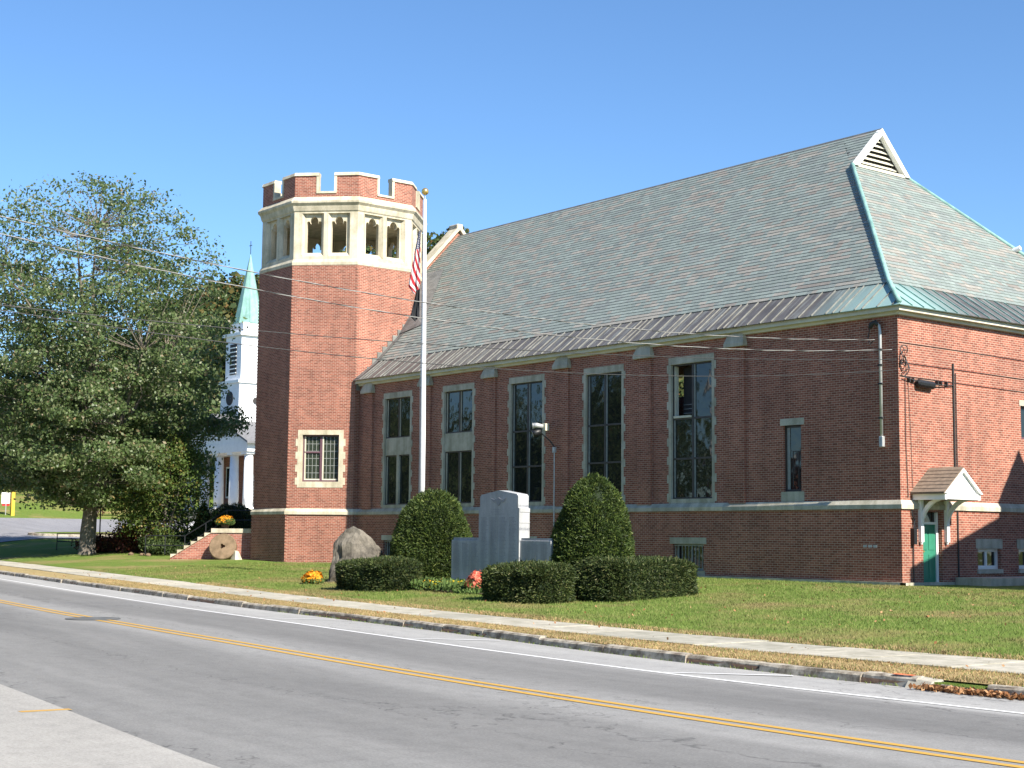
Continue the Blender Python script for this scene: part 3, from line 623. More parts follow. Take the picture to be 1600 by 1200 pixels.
for i in order[:300]:
    (top, bot, n), c = SMS[i]; vs_, fs = slate_faces(top, bot, n); link('slate', tonemesh('slate', vs_, fs, [c] * len(vs_)), roof)
AV, AF, AC = [], [], []
for i in order[300:]:
    (top, bot, n), c = SMS[i]; vs_, fs = slate_faces(top, bot, n); o_ = len(AV); AV += vs_; AF += [tuple(j + o_ for j in f) for f in fs]; AC += [c] * len(vs_)
o = link('slates', tonemesh('slates', AV, AF, AC), roof); o['kind'] = 'stuff'
# copper eaves flare in standing-seam panels
dF = lambda x, t, h=0.: (x, -.38 + 1.28 * t - h * .62, 8.775 + 1.0 * t + h * .78)
dE = lambda y, t, h=0.: (.38 - 1.40 * t + h * .62, y, 8.775 + 1.0 * t + h * .78)
def panel(mp, poly, m_, seam_a, tmax):
    up = [mp(a, t, 0) for a, t in poly]; dn = [mp(a, t, -.03) for a, t in poly]; n = len(poly)
    mb = MB().add(up + dn, [tuple(range(n))] + [(i, i + n, (i + 1) % n + n, (i + 1) % n) for i in range(n)]); o = mb.build('copper_panel', m_, roof)
    if seam_a is not None and tmax > .05:
        sw_ = .011; v = [mp(seam_a + d, t, h) for t in (-.02, tmax) for d, h in ((-sw_, 0), (-sw_, .04), (sw_, .04), (sw_, 0))]
        MB().add(v, [(0, 1, 5, 4), (1, 2, 6, 5), (2, 3, 7, 6), (0, 3, 2, 1), (4, 5, 6, 7)]).build('seam', SEAM if m_ is COPX else COPPERG, o)
    return o
x = XL; first = True
while x < .38:
    wd = random.choice((.52, .56, .6, .6, .3)) ; poly = clip([(x, -.02), (x + wd, -.02), (x + wd, 1), (x, 1)], 1, 1.38, .38)
    if len(poly) > 2:
        panel(dF, poly, COPX, x + wd if x + wd < .3 else None, min(1, max(0, (.38 - x - wd) / 1.38)))
    x += wd
y = -.38
while y < WID + .38:
    wd = .6; poly = clip([(y, -.02), (y + wd, -.02), (y + wd, 1), (y, 1)], -1, 1.26, .38); poly = clip(poly, 1, 1.26, WID + .38) if len(poly) > 2 else poly
    if len(poly) > 2: panel(dE, poly, COPY, y + wd, min(1, max(0, (y + wd + .38) / 1.26, 0)) if y + wd < 8 else .9)
    y += wd
# hips, ridge, gablet
MB().tube([(.34, -.34, 8.86), (-.96, .86, 9.80), (GX + .08, GYL - .06, GZB)], .085, 6).build('hip_cap', COPPERG, roof, smooth=True)
MB().tube([(.38, WID + .36, 8.82), (-.98, WID - .86, 9.82), (GX + .05, WID - GYL + .05, GZB)], .085, 6).build('hip_cap', COPPERG, roof, smooth=True)
MB().add([(-35, RY - .1, RZ - .08), (GX + .18, RY - .1, RZ - .08), (GX + .18, RY, RZ + .04), (-35, RY, RZ + .04), (-35, RY + .14, RZ - .1), (GX + .18, RY + .14, RZ - .1)], [(0, 1, 2, 3), (3, 2, 5, 4)]).build('ridge_cap', DARKM, roof)
gab = MB().add([(GX - .25, GYL + .1, GZB - .1), (GX - .25, WID - GYL - .1, GZB - .1), (GX - .25, RY, RZ - .05)], [(0, 1, 2)]).build('vent_gablet', INTER, hall)
def gtri(k, zb_): # left edge y at height z inside the gablet
    return GYL + (zb_ - GZB) / MS
for k in range(6):
    z = GZB + .2 + k * .2; ya = gtri(0, z) + .33; yc = WID - ya
    if yc - ya > .1: MB().add([(GX + .0, ya, z), (GX + .0, yc, z), (GX - .14, yc, z + .13), (GX - .14, ya, z + .13), (GX + .0, ya, z - .03), (GX + .0, yc, z - .03)], [(0, 1, 2, 3), (4, 5, 1, 0), (3, 2, 5, 4)]).build('louvre_slat', OFFW, gab)
def rake(s):
    y0 = RY + s * (RY - GYL + .06); y1 = RY; d = V3((0, y1 - y0, RZ - GZB)).normalized(); nn = V3((0, d.z * s, -d.y * s)) if False else V3((0, -s * d.z, -abs(d.y)))
    a = V3((GX + .2, y0, GZB - .02)); b_ = V3((GX + .2, RY, RZ + .03)); w_ = nn * .24
    q = [a, b_, b_ + V3((0, 0, -.27)), a + V3((0, -s * .27, 0))]
    q2 = [p_ - V3((.22, 0, 0)) for p_ in q]; MB().add(q + q2, [(0, 1, 2, 3), (7, 6, 5, 4), (0, 4, 5, 1), (3, 2, 6, 7), (0, 3, 7, 4)]).build('rake_board', WHITE, gab)
rake(-1); rake(1)
MB().box((GX - .1, GYL + .2, GZB - .06), (GX + .16, WID - GYL - .2, GZB + .06)).build('gablet_sill', OFFW, gab)
MB().tube([(-4.0, 12.75, 12.75), (-3.7, 12.8, 12.85)], .10, 10).build('roof_vent', WHITE, roof)
# flashing and dark cricket sheet beside the tower
MB().add([(-34.6, 6.0, A0 + MS * 6 + .07), (-33.0, 6.0, A0 + MS * 6 + .07), (-30.0, 2.6, A0 + MS * 2.6 + .07), (-31.4, 2.2, A0 + MS * 2.2 + .12), (-31.44, 2.95, A0 + MS * 2.95 + .5), (-33.7, 5.2, A0 + MS * 5.2 + .5)], [(0, 5, 1), (5, 2, 1), (5, 4, 2), (4, 3, 2)][:]).build('cricket', DARKM, roof)
fl_ = MB()
for k in range(11):
    y0 = -.2 + k * .29; z0 = A0 + MS * y0 - (.15 if y0 < .6 else 0); fl_.box((XL - .01, y0, z0 - .2), (XL + .03, y0 + .29, z0 + .40))
fl_.build('step_flashing', SEAM, roof); v = [(XL, -.3, 8.86), (XL + .34, -.3, 8.86), (XL + .34, 3.0, A0 + MS * 3 + .06), (XL, 3.0, A0 + MS * 3 + .06), (XL, .7, 9.65), (XL + .34, .7, 9.65)]
MB().add(v, [(0, 1, 5, 4), (4, 5, 2, 3)]).build('valley_flashing', DARKM, roof)
# far gable wall with stone coping
MB().plate([(0, -.9), (WID, -.9), (WID, 8.8), (RY, RZ + .2), (0, 8.8)], [], FY(-34.9), .45).build('gable_wall', BRICK, hall)
for s in (-1, 1):
    n = 9
    for k in range(n):
        t0, t1 = k / n, (k + 1) / n; ya, yc = RY + s * 8.4 * (1 - t0), RY + s * 8.4 * (1 - t1); za, zc = 8.75 + (RZ + .35 - 8.75) * t0, 8.75 + (RZ + .35 - 8.75) * t1
        q = [(-34.72, ya, za), (-34.72, yc, zc), (-34.72, yc, zc + .26), (-34.72, ya, za + .26)]; q2 = [(-35.5, b_, c) for _, b_, c in q]
        fs = [(0, 1, 2, 3), (7, 6, 5, 4), (3, 2, 6, 7), (0, 4, 5, 1), (0, 3, 7, 4), (1, 5, 6, 2)]; MB().add(q + q2, fs if s < 0 else [f[::-1] for f in fs]).build('coping_stone', STONE, hall)
MB().box((-35.52, RY - .2, RZ + .3), (-34.7, RY + .2, RZ + .66)).build('apex_stone', STONE, hall, bevel=.06)

# ---- end wall: hood, door, windows, service gear
MB().frame_box(fe, (6.65, 6.0, -.1), (8.05, 6.2, .02)).build('lintel', STONEG, hall); MB().frame_box(fe, (11.1, 6.0, -.1), (12.5, 6.2, .02)).build('lintel', STONEG, hall)
for ya in (6.75, 11.2): fr = MB().frame_box(fe, (ya, 4.85, -.2), (ya + .08, 6.0, -.1)).frame_box(fe, (ya + 1.12, 4.85, -.2), (ya + 1.2, 6., -.1)).frame_box(fe, (ya + .08, 5.92, -.2), (ya + 1.12, 6., -.1)).frame_box(fe, (ya + .08, 4.85, -.2), (ya + 1.12, 4.93, -.1)).build('window_frame', MAROON, hall); MB().frame_box(fe, (ya + .08, 4.93, -.17), (ya + 1.12, 5.92, -.16)).build('pane', GLASS, fr)
fpe = FY(.07)
for ya in (3.95, 6.3, 10.5):
    MB().frame_box(fpe, (ya - .1, 1.1, -.1), (ya + 1.4, 1.42, .02)).build('lintel', STONEG, hall)
    f = MB(); w_ = .1; f.frame_box(fpe, (ya, .42, -.22), (ya + w_, 1.1, -.12)).frame_box(fpe, (ya + 1.3 - w_, .42, -.22), (ya + 1.3, 1.1, -.12)).frame_box(fpe, (ya + w_, 1., -.22), (ya + 1.3 - w_, 1.1, -.12)).frame_box(fpe, (ya + w_, .42, -.22), (ya + 1.3 - w_, .54, -.12)).frame_box(fpe, (ya + .61, .54, -.22), (ya + .69, 1., -.12))
    fr = f.build('window_frame', WHITE, hall); MB().frame_box(fpe, (ya + w_, .54, -.19), (ya + .61, 1., -.18)).build('pane', GLASS, fr); MB().frame_box(fpe, (ya + .69, .54, -.19), (ya + 1.2, 1., -.18)).build('pane', GLASS, fr)
    MB().frame_box(fpe, (ya - .05, .28, -.1), (ya + 1.35, .42, .06)).build('sill', STONEG, hall)
o = MB().box((.21, 2.5, -.4), (1.5, 12, .18)).build('areaway_kerb', STONEG, hall)
hood = MB().add([(0, .5, 2.84), (1.26, .5, 2.84), (1.26, 1.53, 3.66), (0, 1.53, 3.66), (0, .5, 2.80), (1.26, .5, 2.80), (1.26, 1.53, 3.60), (0, 1.53, 3.60)], [(0, 1, 2, 3), (7, 6, 5, 4), (0, 4, 5, 1), (1, 5, 6, 2)]).add([(0, 2.56, 2.84), (1.26, 2.56, 2.84), (1.26, 1.53, 3.66), (0, 1.53, 3.66), (0, 2.56, 2.80), (1.26, 2.56, 2.80), (1.26, 1.53, 3.60), (0, 1.53, 3.60)], [(3, 2, 1, 0), (4, 5, 6, 7), (1, 5, 4, 0), (2, 6, 5, 1)]).build('door_hood', SHING, hall)
for k in range(7):   # shingle courses on the near slope
    t = k / 7; ya, za = .49 + 1.03 * t, 2.845 + .82 * t; MB().add([(0, ya, za + .022), (1.27, ya, za + .022), (1.27, ya + .16, za + .128), (0, ya + .16, za + .128), (0, ya, za - .0), (1.27, ya, za)], [(0, 1, 2, 3), (4, 5, 1, 0)]).build('shingle_course', SHING, hood)
MB().add([(1.2, .62, 2.80), (1.2, 2.44, 2.80), (1.2, 1.53, 3.55)], [(0, 1, 2)]).build('pediment', WHITE, hood)
MB().box((.01, .60, 2.62), (1.22, .72, 2.83)).box((.01, 2.34, 2.62), (1.22, 2.46, 2.83)).build('hood_beam', WHITE, hood); MB().box((1.1, .585, 2.64), (1.235, 2.475, 2.81)).build('hood_fascia', WHITE, hood); MB().box((.01, .72, 2.78), (1.1, 2.34, 2.81)).build('hood_soffit', WHITE, hood)
for s in (-1, 1):
    q = MB(); ya = 1.53 + s * 1.0; q.add([(1.2, ya, 2.82), (1.2, 1.53, 3.62), (1.2, 1.53, 3.51), (1.2, ya - s * .14, 2.82), (1.29, ya, 2.82), (1.29, 1.53, 3.62), (1.29, 1.53, 3.51), (1.29, ya - s * .14, 2.82)], [(0, 1, 2, 3), (4, 7, 6, 5), (0, 4, 5, 1), (2, 6, 7, 3), (0, 3, 7, 4)]); q.build('rake_board', WHITE, hood)
    yb_ = 1.53 + s * .68
    MB().box((.075, yb_ - .07, 1.3), (.19, yb_ + .07, 2.63)).build('bracket_post', WHITE, hood); MB().tube([(.13, yb_, 1.22), (.13, yb_, 1.34)], [.03, .075], 8).build('bracket_pendant', WHITE, hood)
    pts = [(.16 + .86 * (1 - math.cos(a)) * 1., 2.62 - .98 * (1 - math.sin(a))) for a in np.linspace(.0, math.pi / 2, 9)]
    inn = [(x_ - .10 * math.cos(a) + 0, z_ + .0 + .12 * math.sin(a) + .02) for (x_, z_), a in zip(pts, np.linspace(0, math.pi / 2, 9))]
    q = MB(); n = len(pts)
    for yy in (yb_ - .05, yb_ + .05): q.v += [(a, yy, min(b_, 2.625)) for a, b_ in pts] + [(max(a, .1), yy, min(b_, 2.63)) for a, b_ in inn]
    for i in range(n - 1): q.f += [(i, i + 1, n + i + 1, n + i), (2 * n + i, 3 * n + i, 3 * n + i + 1, 2 * n + i + 1), (i, 2 * n + i, 2 * n + i + 1, i + 1), (n + i, n + i + 1, 3 * n + i + 1, 3 * n + i)]
    q.build('bracket_brace', WHITE, hood)
d = MB().box((-.16, 1.10, -.3), (-.11, 1.9, 1.86)).build('door', DOORG, hall); MB().box((-.11, 1.18, .15), (-.095, 1.46, .9)).box((-.11, 1.54, .15), (-.095, 1.82, .9)).box((-.11, 1.18, 1.05), (-.095, 1.46, 1.7)).box((-.11, 1.54, 1.05), (-.095, 1.82, 1.7)).build('door_panel', DOORG, d)
MB().tube([(-.1, 1.2, 1.0), (-.03, 1.2, 1.0)], .03, 8).build('door_knob', GOLD, d)
MB().box((-.2, 1.9, -.3), (-.06, 2.0, 2.25)).box((-.2, 1.03, -.3), (-.06, 1.1, 2.25)).box((-.2, 1.1, 1.86), (-.06, 1.9, 1.94)).build('door_frame', WHITE, hall); MB().box((-.15, 1.1, 1.94), (-.13, 1.9, 2.24)).build('transom_pane', GLASS, hall)
MB().box((.08, .37, 1.22), (.22, .52, 1.72)).build('meter_box', BLACK, hall); MB().tube([(.14, .45, 1.72), (.14, .5, 2.0), (.12, .42, 2.12), (.12, .40, 2.3)], .025, 6).build('meter_conduit', BLACK, hall); MB().tube([(.12, .45, 1.22), (.12, .45, -.1)], .02, 6).build('meter_conduit', BLACK, hall)
MB().tube([(.03, 2.86, 7.15), (.03, 2.86, 3.55)], .035, 8).build('wall_conduit', RUBBER, hall); MB().tube([(.03, 2.99, 6.85), (.03, 2.99, 3.5)], .015, 6).build('wall_conduit', RUBBER, hall); MB().tube([(.1, 2.85, 2.3), (.1, 2.85, .1)], .028, 6).build('wall_conduit', RUBBER, hall)
sp = MB().tube([(.10, .14, 6.52), (.10, .78, 6.42), (.10, 1.8, 6.37), (.05, 2.86, 6.42)], .02, 6).build('splice_cable', RUBBER, hall); MB().tube([(.11, .80, 6.36), (.11, .86, 6.36), (.11, 1.62, 6.33), (.11, 1.70, 6.33)], [.06, .13, .13, .06], 10).build('splice_case', BLACK, sp)
for k in range(5): yy = (.42, .62, 1.9, 2.1, 2.4)[k]; MB().box((.0, yy, 6.36), (.12, yy + .04, 6.5)).build('cable_clip', RUBBER, sp)
for zz, dz in ((7.62, .03), (6.98, .02), (6.55, .0)): MB().tube([(.02, .05, zz), (.02, 5, zz - .05 + dz), (.02, 11, zz - .1)], .009, 5).build('wall_cable', RUBBER, hall)
MB().tube([(.03, .3, 6.5), (.03, .28, 4.5), (.03, .36, 2.7)], .012, 5).build('wall_cable', RUBBER, hall); MB().tube([(.03, .45, 6.5), (.03, .55, 4.5), (.03, .6, 3.0)], .009, 5).build('wall_cable', RUBBER, hall)
for k in range(4):
    a0 = k * 1.3; pts = [(.06 + .05 * math.sin(t * 2 + k), .22 + .2 * math.cos(t + a0) * (.7 + .1 * k), 7.28 - .16 * k + .26 * math.sin(t + a0)) for t in np.linspace(0, 5.2, 14)]; MB().tube(pts, .017, 5).build('cable_loop', RUBBER, hall)
# service mast on the front by the corner
sm = thing('service_mast', 'grey electric service mast with curved weatherhead on the brick corner', 'service mast', (-.62, -.09, 4.3))
MB().tube([(0, 0, .3), (0, 0, 3.72), (-.02, -.02, 3.9), (-.1, -.06, 4.0), (-.2, -.1, 3.98)], [.05] * 5, 10).build('pipe', GALV, sm, smooth=True); MB().tube([(-.05, -.03, 3.9), (-.12, -.08, 4.02), (-.24, -.12, 3.96), (-.3, -.14, 3.82)], [.06, .085, .085, .06], 10).build('weatherhead', RUBBER, sm, smooth=True)
MB().box((-.075, -.06, 0), (.075, .07, .34)).build('fitting', GALV, sm, bevel=.02); MB().tube([(-.28, -.15, 3.85), (-.34, -.18, 3.5), (-.25, -.2, 3.3), (0, -.3, 3.42)], .016, 5).build('drip_loop', RUBBER, sm)
for z in (.9, 2.0, 2.6, 3.1): MB().box((-.08, -.055, z), (.08, .02, z + .05)).build('pipe_strap', RUBBER, sm)

# ------------------------------------------------------------------ the octagonal tower
TCX, TCY, AP = -35.34, 1.32, 3.887
tow = thing('tower', 'octagonal brick tower with stone belfry and crenellated top', 'tower', (TCX, TCY, 0))
T22 = math.tan(R(22.5)); C22 = math.cos(R(22.5)); WT2 = AP * T22
def fac(k, ap): a = R(45 * k); n_ = V3((math.cos(a), math.sin(a), 0)); return (n_ * ap, V3((-n_.y, n_.x, 0)), V3((0, 0, 1)), n_)
def octl(prof, name, m_, parent, **kw): return MB().lathe([(r_ / C22, z) for r_, z in prof], 8, rot=R(22.5)).build(name, m_, parent, **kw)
def facets(ap, z0, z1, holes=None, depth=.25):
    mb = MB(); h = ap * T22
    for k in range(8): mb.plate(rect(-h, z0, h, z1), (holes or {}).get(k, []), fac(k, ap), depth, back=False, sides=False)
    return mb
facets(AP + .07, -.9, 2.34).build('base_wall', BRICK, tow)
facets(AP, 2.4, 14.45, {7: [rect(-1.12, 3.62, 1.12, 6.38)]}).build('shaft', BRICK, tow)
octl([(AP - .1, 2.33), (AP + .14, 2.33), (AP + .14, 2.47), (AP + .03, 2.615), (AP - .1, 2.615)], 'water_table', STONE, tow)
octl([(AP, -.9), (AP + .2, -.9), (AP + .2, .04), (AP, .04)], 'footing', STONEG, tow)
mb = MB()
for k in (5, 6, 7, 0):   # saw-tooth bricks at the corners
    z = .1; j = 0
    while z < 14.3:
        if not 2.3 < z < 2.65:
            ap = AP + (.07 if z < 2.3 else 0); a = R(45 * k + 22.5); c = V3((math.cos(a), math.sin(a), 0)) * (ap / C22); t = V3((-math.sin(a), math.cos(a), 0)); n_ = V3((math.cos(a), math.sin(a), 0))
            q = [c - t * .13 - n_ * .06, c + t * .02 + n_ * .028, c + t * .13 - n_ * .05]; mb.add([p_ + V3((0, 0, z)) for p_ in q] + [p_ + V3((0, 0, z + .07)) for p_ in q], [(2, 1, 0), (3, 4, 5), (0, 1, 4, 3), (1, 2, 5, 4)])
        z += .153; j += 1
o = mb.build('corner_bricks', BRICK, tow); o['kind'] = 'stuff'
# window in the sunlit facet
f7 = fac(7, AP); s_ = MB(); e = .018
for a, b_ in (((-1.12, 6.15, -.2), (1.12, 6.38, e)), ((-1.12, 3.62, -.2), (1.12, 3.9, e)), ((-1.12, 3.9, -.2), (-.9, 6.15, e)), ((.9, 3.9, -.2), (1.12, 6.15, e))): s_.frame_box(f7, a, b_)
sur = s_.build('window_surround', STONE, tow)
for k in range(4):
    z = 3.75 + k * .62
    for s in (-1, 1): MB().frame_box(f7, ((-1.225, z, -.03) if s < 0 else (1.121, z, -.03)), ((-1.121, z + .34, e - .004) if s < 0 else (1.225, z + .34, e - .004))).build('quoin', STONE, sur)
f = MB(); B0, B1 = -.24, -.15
for a, b_ in (((-.9, 3.9), (-.82, 6.15)), ((.82, 3.9), (.9, 6.15)), ((-.82, 6.07), (.82, 6.15)), ((-.82, 3.9), (.82, 3.98)), ((-.06, 3.98), (.06, 6.07)), ((-.82, 5.28), (-.06, 5.36))): f.frame_box(f7, (*a, B0), (*b_, B1))
fr = f.build('window_frame', MAROON, tow)
for (a, b_) in ((-.82, -.06), (.06, .82)):
    MB().frame_box(f7, (a, 3.98, -.225), (b_, 6.07, -.215)).build('pane', GLASSL, fr); g = MB()
    for i in range(1, 4): xx = a + (b_ - a) * i / 4; g.frame_box(f7, (xx - .011, 3.98, -.214), (xx + .011, 6.07, -.203))
    for i in range(1, 6): zz = 3.98 + 2.09 * i / 6; g.frame_box(f7, (a, zz - .011, -.2139), (b_, zz + .011, -.2035))
    g.build('lead_came', LEAD, fr); MB().frame_box(f7, (a, 3.98, -.2), (a + .06, 6.07, -.15)).frame_box(f7, (a + .06, 3.98, -.2), (b_, 4.04, -.15)).build('casement_edge', OFFW, fr)
# belfry
octl([(AP - .3, 14.3), (AP + .02, 14.42), (AP + .03, 14.56), (AP - .06, 14.72), (AP - .3, 14.72)], 'belfry_sill', STONE, tow)
def cusped(c, hw, z0, zs, zt):
    pts = [(c - hw, z0), (c + hw, z0), (c + hw, zs)]
    def arc(cx, cz, r_, a0, a1, n=6): return [(cx + r_ * math.cos(R(a)), cz + r_ * math.sin(R(a))) for a in np.linspace(a0, a1, n)]
    side = arc(c + hw * .76, zs + .05, hw * .24, -5, 120, 5); tip = (c + hw * .50, zs + .02)
    right = side + [tip, (c + hw * .56, zs + .10)]; top = arc(c, zs + .08, 1, 90, 90, 1)
    arch = [(c + hw * .56 * math.cos(R(a)), zs + .10 + (zt - zs - .10) * math.sin(R(a))) for a in np.linspace(12, 168, 9)]
    pts += right + arch + [(2 * c - x_, z_) for x_, z_ in right[::-1]] + [(c - hw, zs)]
    return pts
bel = MB(); APB = AP - .07; hB = APB * T22
for k in range(8): bel.plate(rect(-hB, 14.6, hB, 17.1), [rect(-1.20, 14.86, -.10, 17.0), rect(.10, 14.86, 1.20, 17.0)], fac(k, APB), .17, back=True, sides=False, inset=.17 * T22)
bf = bel.build('belfry_wall', STONE, tow)
for k in range(8):
    h2 = (APB - .172) * T22; MB().plate(rect(-h2, 14.6, h2, 17.1), [cusped(-.62, .37, 15.05, 16.50, 16.86), cusped(.62, .37, 15.05, 16.50, 16.86)], fac(k, APB - .172), .22, back=True, sides=False, inset=.22 * T22).build('tracery_panel', STONE, bf)
    for c in (-.65, .65): # sloping sill and hood mould
        fr_ = fac(k, APB); O, U, V, W = fr_; v = [O + U * (c + a) + V * z + W * w_ for a, z, w_ in ((-.55, 14.86, .005), (.55, 14.86, .005), (.42, 15.06, -.16), (-.42, 15.06, -.16))]; v2 = [p_ - V * .1 - W * .03 for p_ in v]
        MB().add(v + v2, [(0, 1, 2, 3), (4, 5, 1, 0)]).build('sloped_sill', STONE, bf)
        for sx in (-1, 1): # splayed jambs
            v = [O + U * (c + sx * a) + V * z + W * w_ for a, z, w_ in ((.545, 14.9, -.003), (.42, 15.05, -.165), (.42, 16.99, -.165), (.545, 16.99, -.003))]; MB().add(v, [(0, 1, 2, 3) if sx < 0 else (3, 2, 1, 0)]).build('splayed_jamb', STONE, bf)
octl([(0, 14.55), (AP - .3, 14.55), (AP - .3, 14.62), (0, 14.62)], 'belfry_floor', INTER, tow); octl([(0, 17.1), (AP - .3, 17.1), (AP - .3, 17.2), (0, 17.2)], 'belfry_ceiling', INTER, tow)
octl([(AP - .5, 17.06), (AP - .07, 17.06), (AP - .02, 17.12), (AP + .03, 17.28), (AP + .05, 17.36), (AP + .16, 17.48), (AP + .17, 17.58), (AP - .02, 17.80), (AP - .5, 17.80)], 'cornice', STONE, tow)
octl([(0, 17.7), (AP - .3, 17.7), (AP - .3, 17.82), (0, 17.82)], 'roof_deck', DARKM, tow)
APP = AP - .06; hP = APP * T22; nb = .38
par = MB()
for k in range(8): par.plate([(-hP, 17.78), (hP, 17.78), (hP, 18.86), (nb + .1, 18.86), (nb + .1, 18.0), (-nb - .1, 18.0), (-nb - .1, 18.86), (-hP, 18.86)], [], fac(k, APP), .3, back=True, sides=True, inset=.3 * T22)
par.build('parapet', BRICK, tow)
def ring(k, u0, u1, rin, rout, z0, z1, mL, mR, sl=0.):
    a = R(45 * k); n_ = V3((math.cos(a), math.sin(a), 0)); t = V3((-n_.y, n_.x, 0)); v = []
    for z in (z0, z1):
        for r_, e_ in ((rin, 0), (rout, 1)):
            for u, m_, s in ((u0, mL, -1), (u1, mR, 1)): v.append(n_ * (r_ - (sl if z == z1 and e_ else 0)) + t * (s * r_ * T22 if m_ else u) + V3((0, 0, z)))
    return MB().add(v, [(0, 1, 3, 2), (4, 6, 7, 5), (2, 3, 7, 6), (1, 0, 4, 5), (0, 2, 6, 4), (3, 1, 5, 7)])
for k in range(8):
    ring(k, 0, -nb, APP - .38, APP + .06, 18.86, 19.02, True, False, .05).build('coping_stone', STONE, tow); ring(k, nb, 0, APP - .38, APP + .06, 18.86, 19.02, False, True, .05).build('coping_stone', STONE, tow)
    for s in (-1, 1): ring(k, min(s * nb, s * (nb + .13)), max(s * nb, s * (nb + .13)), APP - .32, APP + .03, 18.08, 18.86, False, False).build('notch_jamb', STONE, tow)
    ring(k, -nb - .12, nb + .12, APP - .36, APP + .05, 17.98, 18.08, False, False).build('notch_sill', STONE, tow)
MB().box((-1.0, -1., 17.8), (.2, .2, 18.3)).build('roof_hatch', DARKM, tow)

# ------------------------------------------------------------------ memorial plot
import bmesh
from mathutils import noise as mnoise
mon = thing('granite_monument', 'grey granite war memorial with tall centre slab and two low wings', 'monument', (-8.0, -9.6, gz(-8, -9.6)))
MB().box((-2.65, -.30, -.3), (2.65, .52, .1)).build('base', GRANITE, mon, bevel=.02)
fm = (V3((0, -.18, 0)), V3((1, 0, 0)), V3((0, 0, 1)), V3((0, -1, 0)))
cs = MB().plate([(-1.03, .1), (1.03, .1), (1.03, 2.42), (.97, 2.44), (.97, 2.80), (.9, 2.86), (0, 2.99), (-.9, 2.86), (-.97, 2.80), (-.97, 2.44), (-1.03, 2.42)], [], fm, .42).build('centre_slab', GRANITE, mon, bevel=.012)
MB().box((-2.56, -.13, .1), (-1.031, .2, 1.42)).build('wing', GRANITE, mon, bevel=.012); MB().box((1.031, -.13, .1), (2.5, .2, 1.42)).build('wing', GRANITE, mon, bevel=.012)
MB().box((-2.50, -.09, 1.421), (-1.032, .16, 1.5)).build('wing_cap', GRANITE, mon); MB().box((1.032, -.09, 1.421), (2.45, .16, 1.5)).build('wing_cap', GRANITE, mon)
MB().box((1.0, -.16, 2.30), (1.045, .24, 2.42)).build('slab_band', GRANITE, mon); MB().box((1.0, -.16, 1.96), (1.04, .24, 2.0)).build('slab_band', GRANITE, mon)
ENGR = mat('engraved_granite', (.28, .285, .30), .8, .1, 3, bmp=0)
def names(x0, x1, z0, z1, y, cols):
    g = MB(); cw = (x1 - x0) / cols
    for c in range(cols):
        z = z1
        while z > z0:
            a = x0 + c * cw + .05; b_ = a + random.uniform(.5, .85) * (cw - .08)
            while a < b_: l = random.uniform(.02, .06); g.add([(a, y, z), (a + l, y, z), (a + l, y, z + .022), (a, y, z + .022)], [(0, 1, 2, 3)]); a += l + .02
            z -= .042
    return g
names(-.96, .96, .3, 2.12, -.184, 4).build('name_columns', ENGR, cs)['kind'] = 'stuff'
names(-2.5, -1.08, .45, 1.3, -.134, 3).build('name_columns', ENGR, mon)['kind'] = 'stuff'; names(1.08, 2.44, .45, 1.3, -.134, 3).build('name_columns', ENGR, mon)['kind'] = 'stuff'
for k, (w_, z) in enumerate(((.36, 2.37), (.46, 2.30), (.40, 2.23))): names(-w_, w_, z - .001, z, -.184, 1).build('heading_line', ENGR, cs)
eg = []
for s in (1, -1):
    q = [(0, 2.50), (.05, 2.52), (.12, 2.62), (.22, 2.60), (.33, 2.66), (.40, 2.74), (.30, 2.72), (.2, 2.70), (.1, 2.72), (.04, 2.74), (0, 2.76)]
    eg.append([(s * a, b_) for a, b_ in (q if s > 0 else q[::-1])])
g = MB()
for q in eg: g.plate(q, [], (V3((0, -.195, 0)), V3((1, 0, 0)), V3((0, 0, 1)), V3((0, -1, 0))), .012, back=False)
g.build('eagle_emblem', ENGR, cs)

def shell(npts, prof, H, wob=.05, r=rng, seed=0.):
    """points and normals on a clipped shrub of revolution; prof(t)->radius factor"""
    t = r.uniform(0, 1, npts * 3); a = r.uniform(0, 2 * np.pi, npts * 3); rr = prof(t); keep = r.uniform(0, 1, npts * 3) < (rr / rr.max() * .85 + .15); t, a, rr = t[keep][:npts], a[keep][:npts], rr[keep][:npts]
    dt = .004; dr = (prof(np.clip(t + dt, 0, 1)) - prof(np.clip(t - dt, 0, 1))) / (np.clip(t + dt, 0, 1) - np.clip(t - dt, 0, 1)) / H
    P = np.stack([rr * np.cos(a), rr * np.sin(a), t * H], 1); Nn = unit(np.stack([np.cos(a), np.sin(a), -dr], 1))
    w_ = wob * (np.sin(a * 3 + t * 5 + seed) + np.sin(a * 7 - t * 9 + seed * 2) * .6 + np.sin(t * 14 + a * 2) * .5)
    return P + Nn * (w_ + r.normal(0, wob * .4, len(t)))[:, None], Nn
def topiary(name, label, loc, Rr, H, prof, m_, n, size, grp=None, core=.93):
    t = thing(name, label, 'shrub', loc, 0, grp); P, Nn = shell(n, lambda q: Rr * prof(q), H, .042, seed=loc[0])
    cp = MB().lathe([(max(.02, Rr * core * float(prof(np.array([q]))[0])), q * H * .97) for q in np.linspace(0, 1, 16)], 24).build('light_block_core', YEWC, t, smooth=True)  # solid near-black core added to block light through the foliage
    k_ = rng.choice(len(P), len(P) // 40, replace=False); P = P + Nn * (.05 * np.sin(P[:, :1] * 6.1 + loc[0]) * np.sin(P[:, 1:2] * 5.3) * np.sin(P[:, 2:3] * 5.7 + 1)); quads('foliage', np.concatenate([sprigs(P - Nn * .03, Nn, size), sprigs(P[k_], unit(Nn[k_] + [0, 0, .6]), size * 1.5, .1, .5)]), m_, t); return t
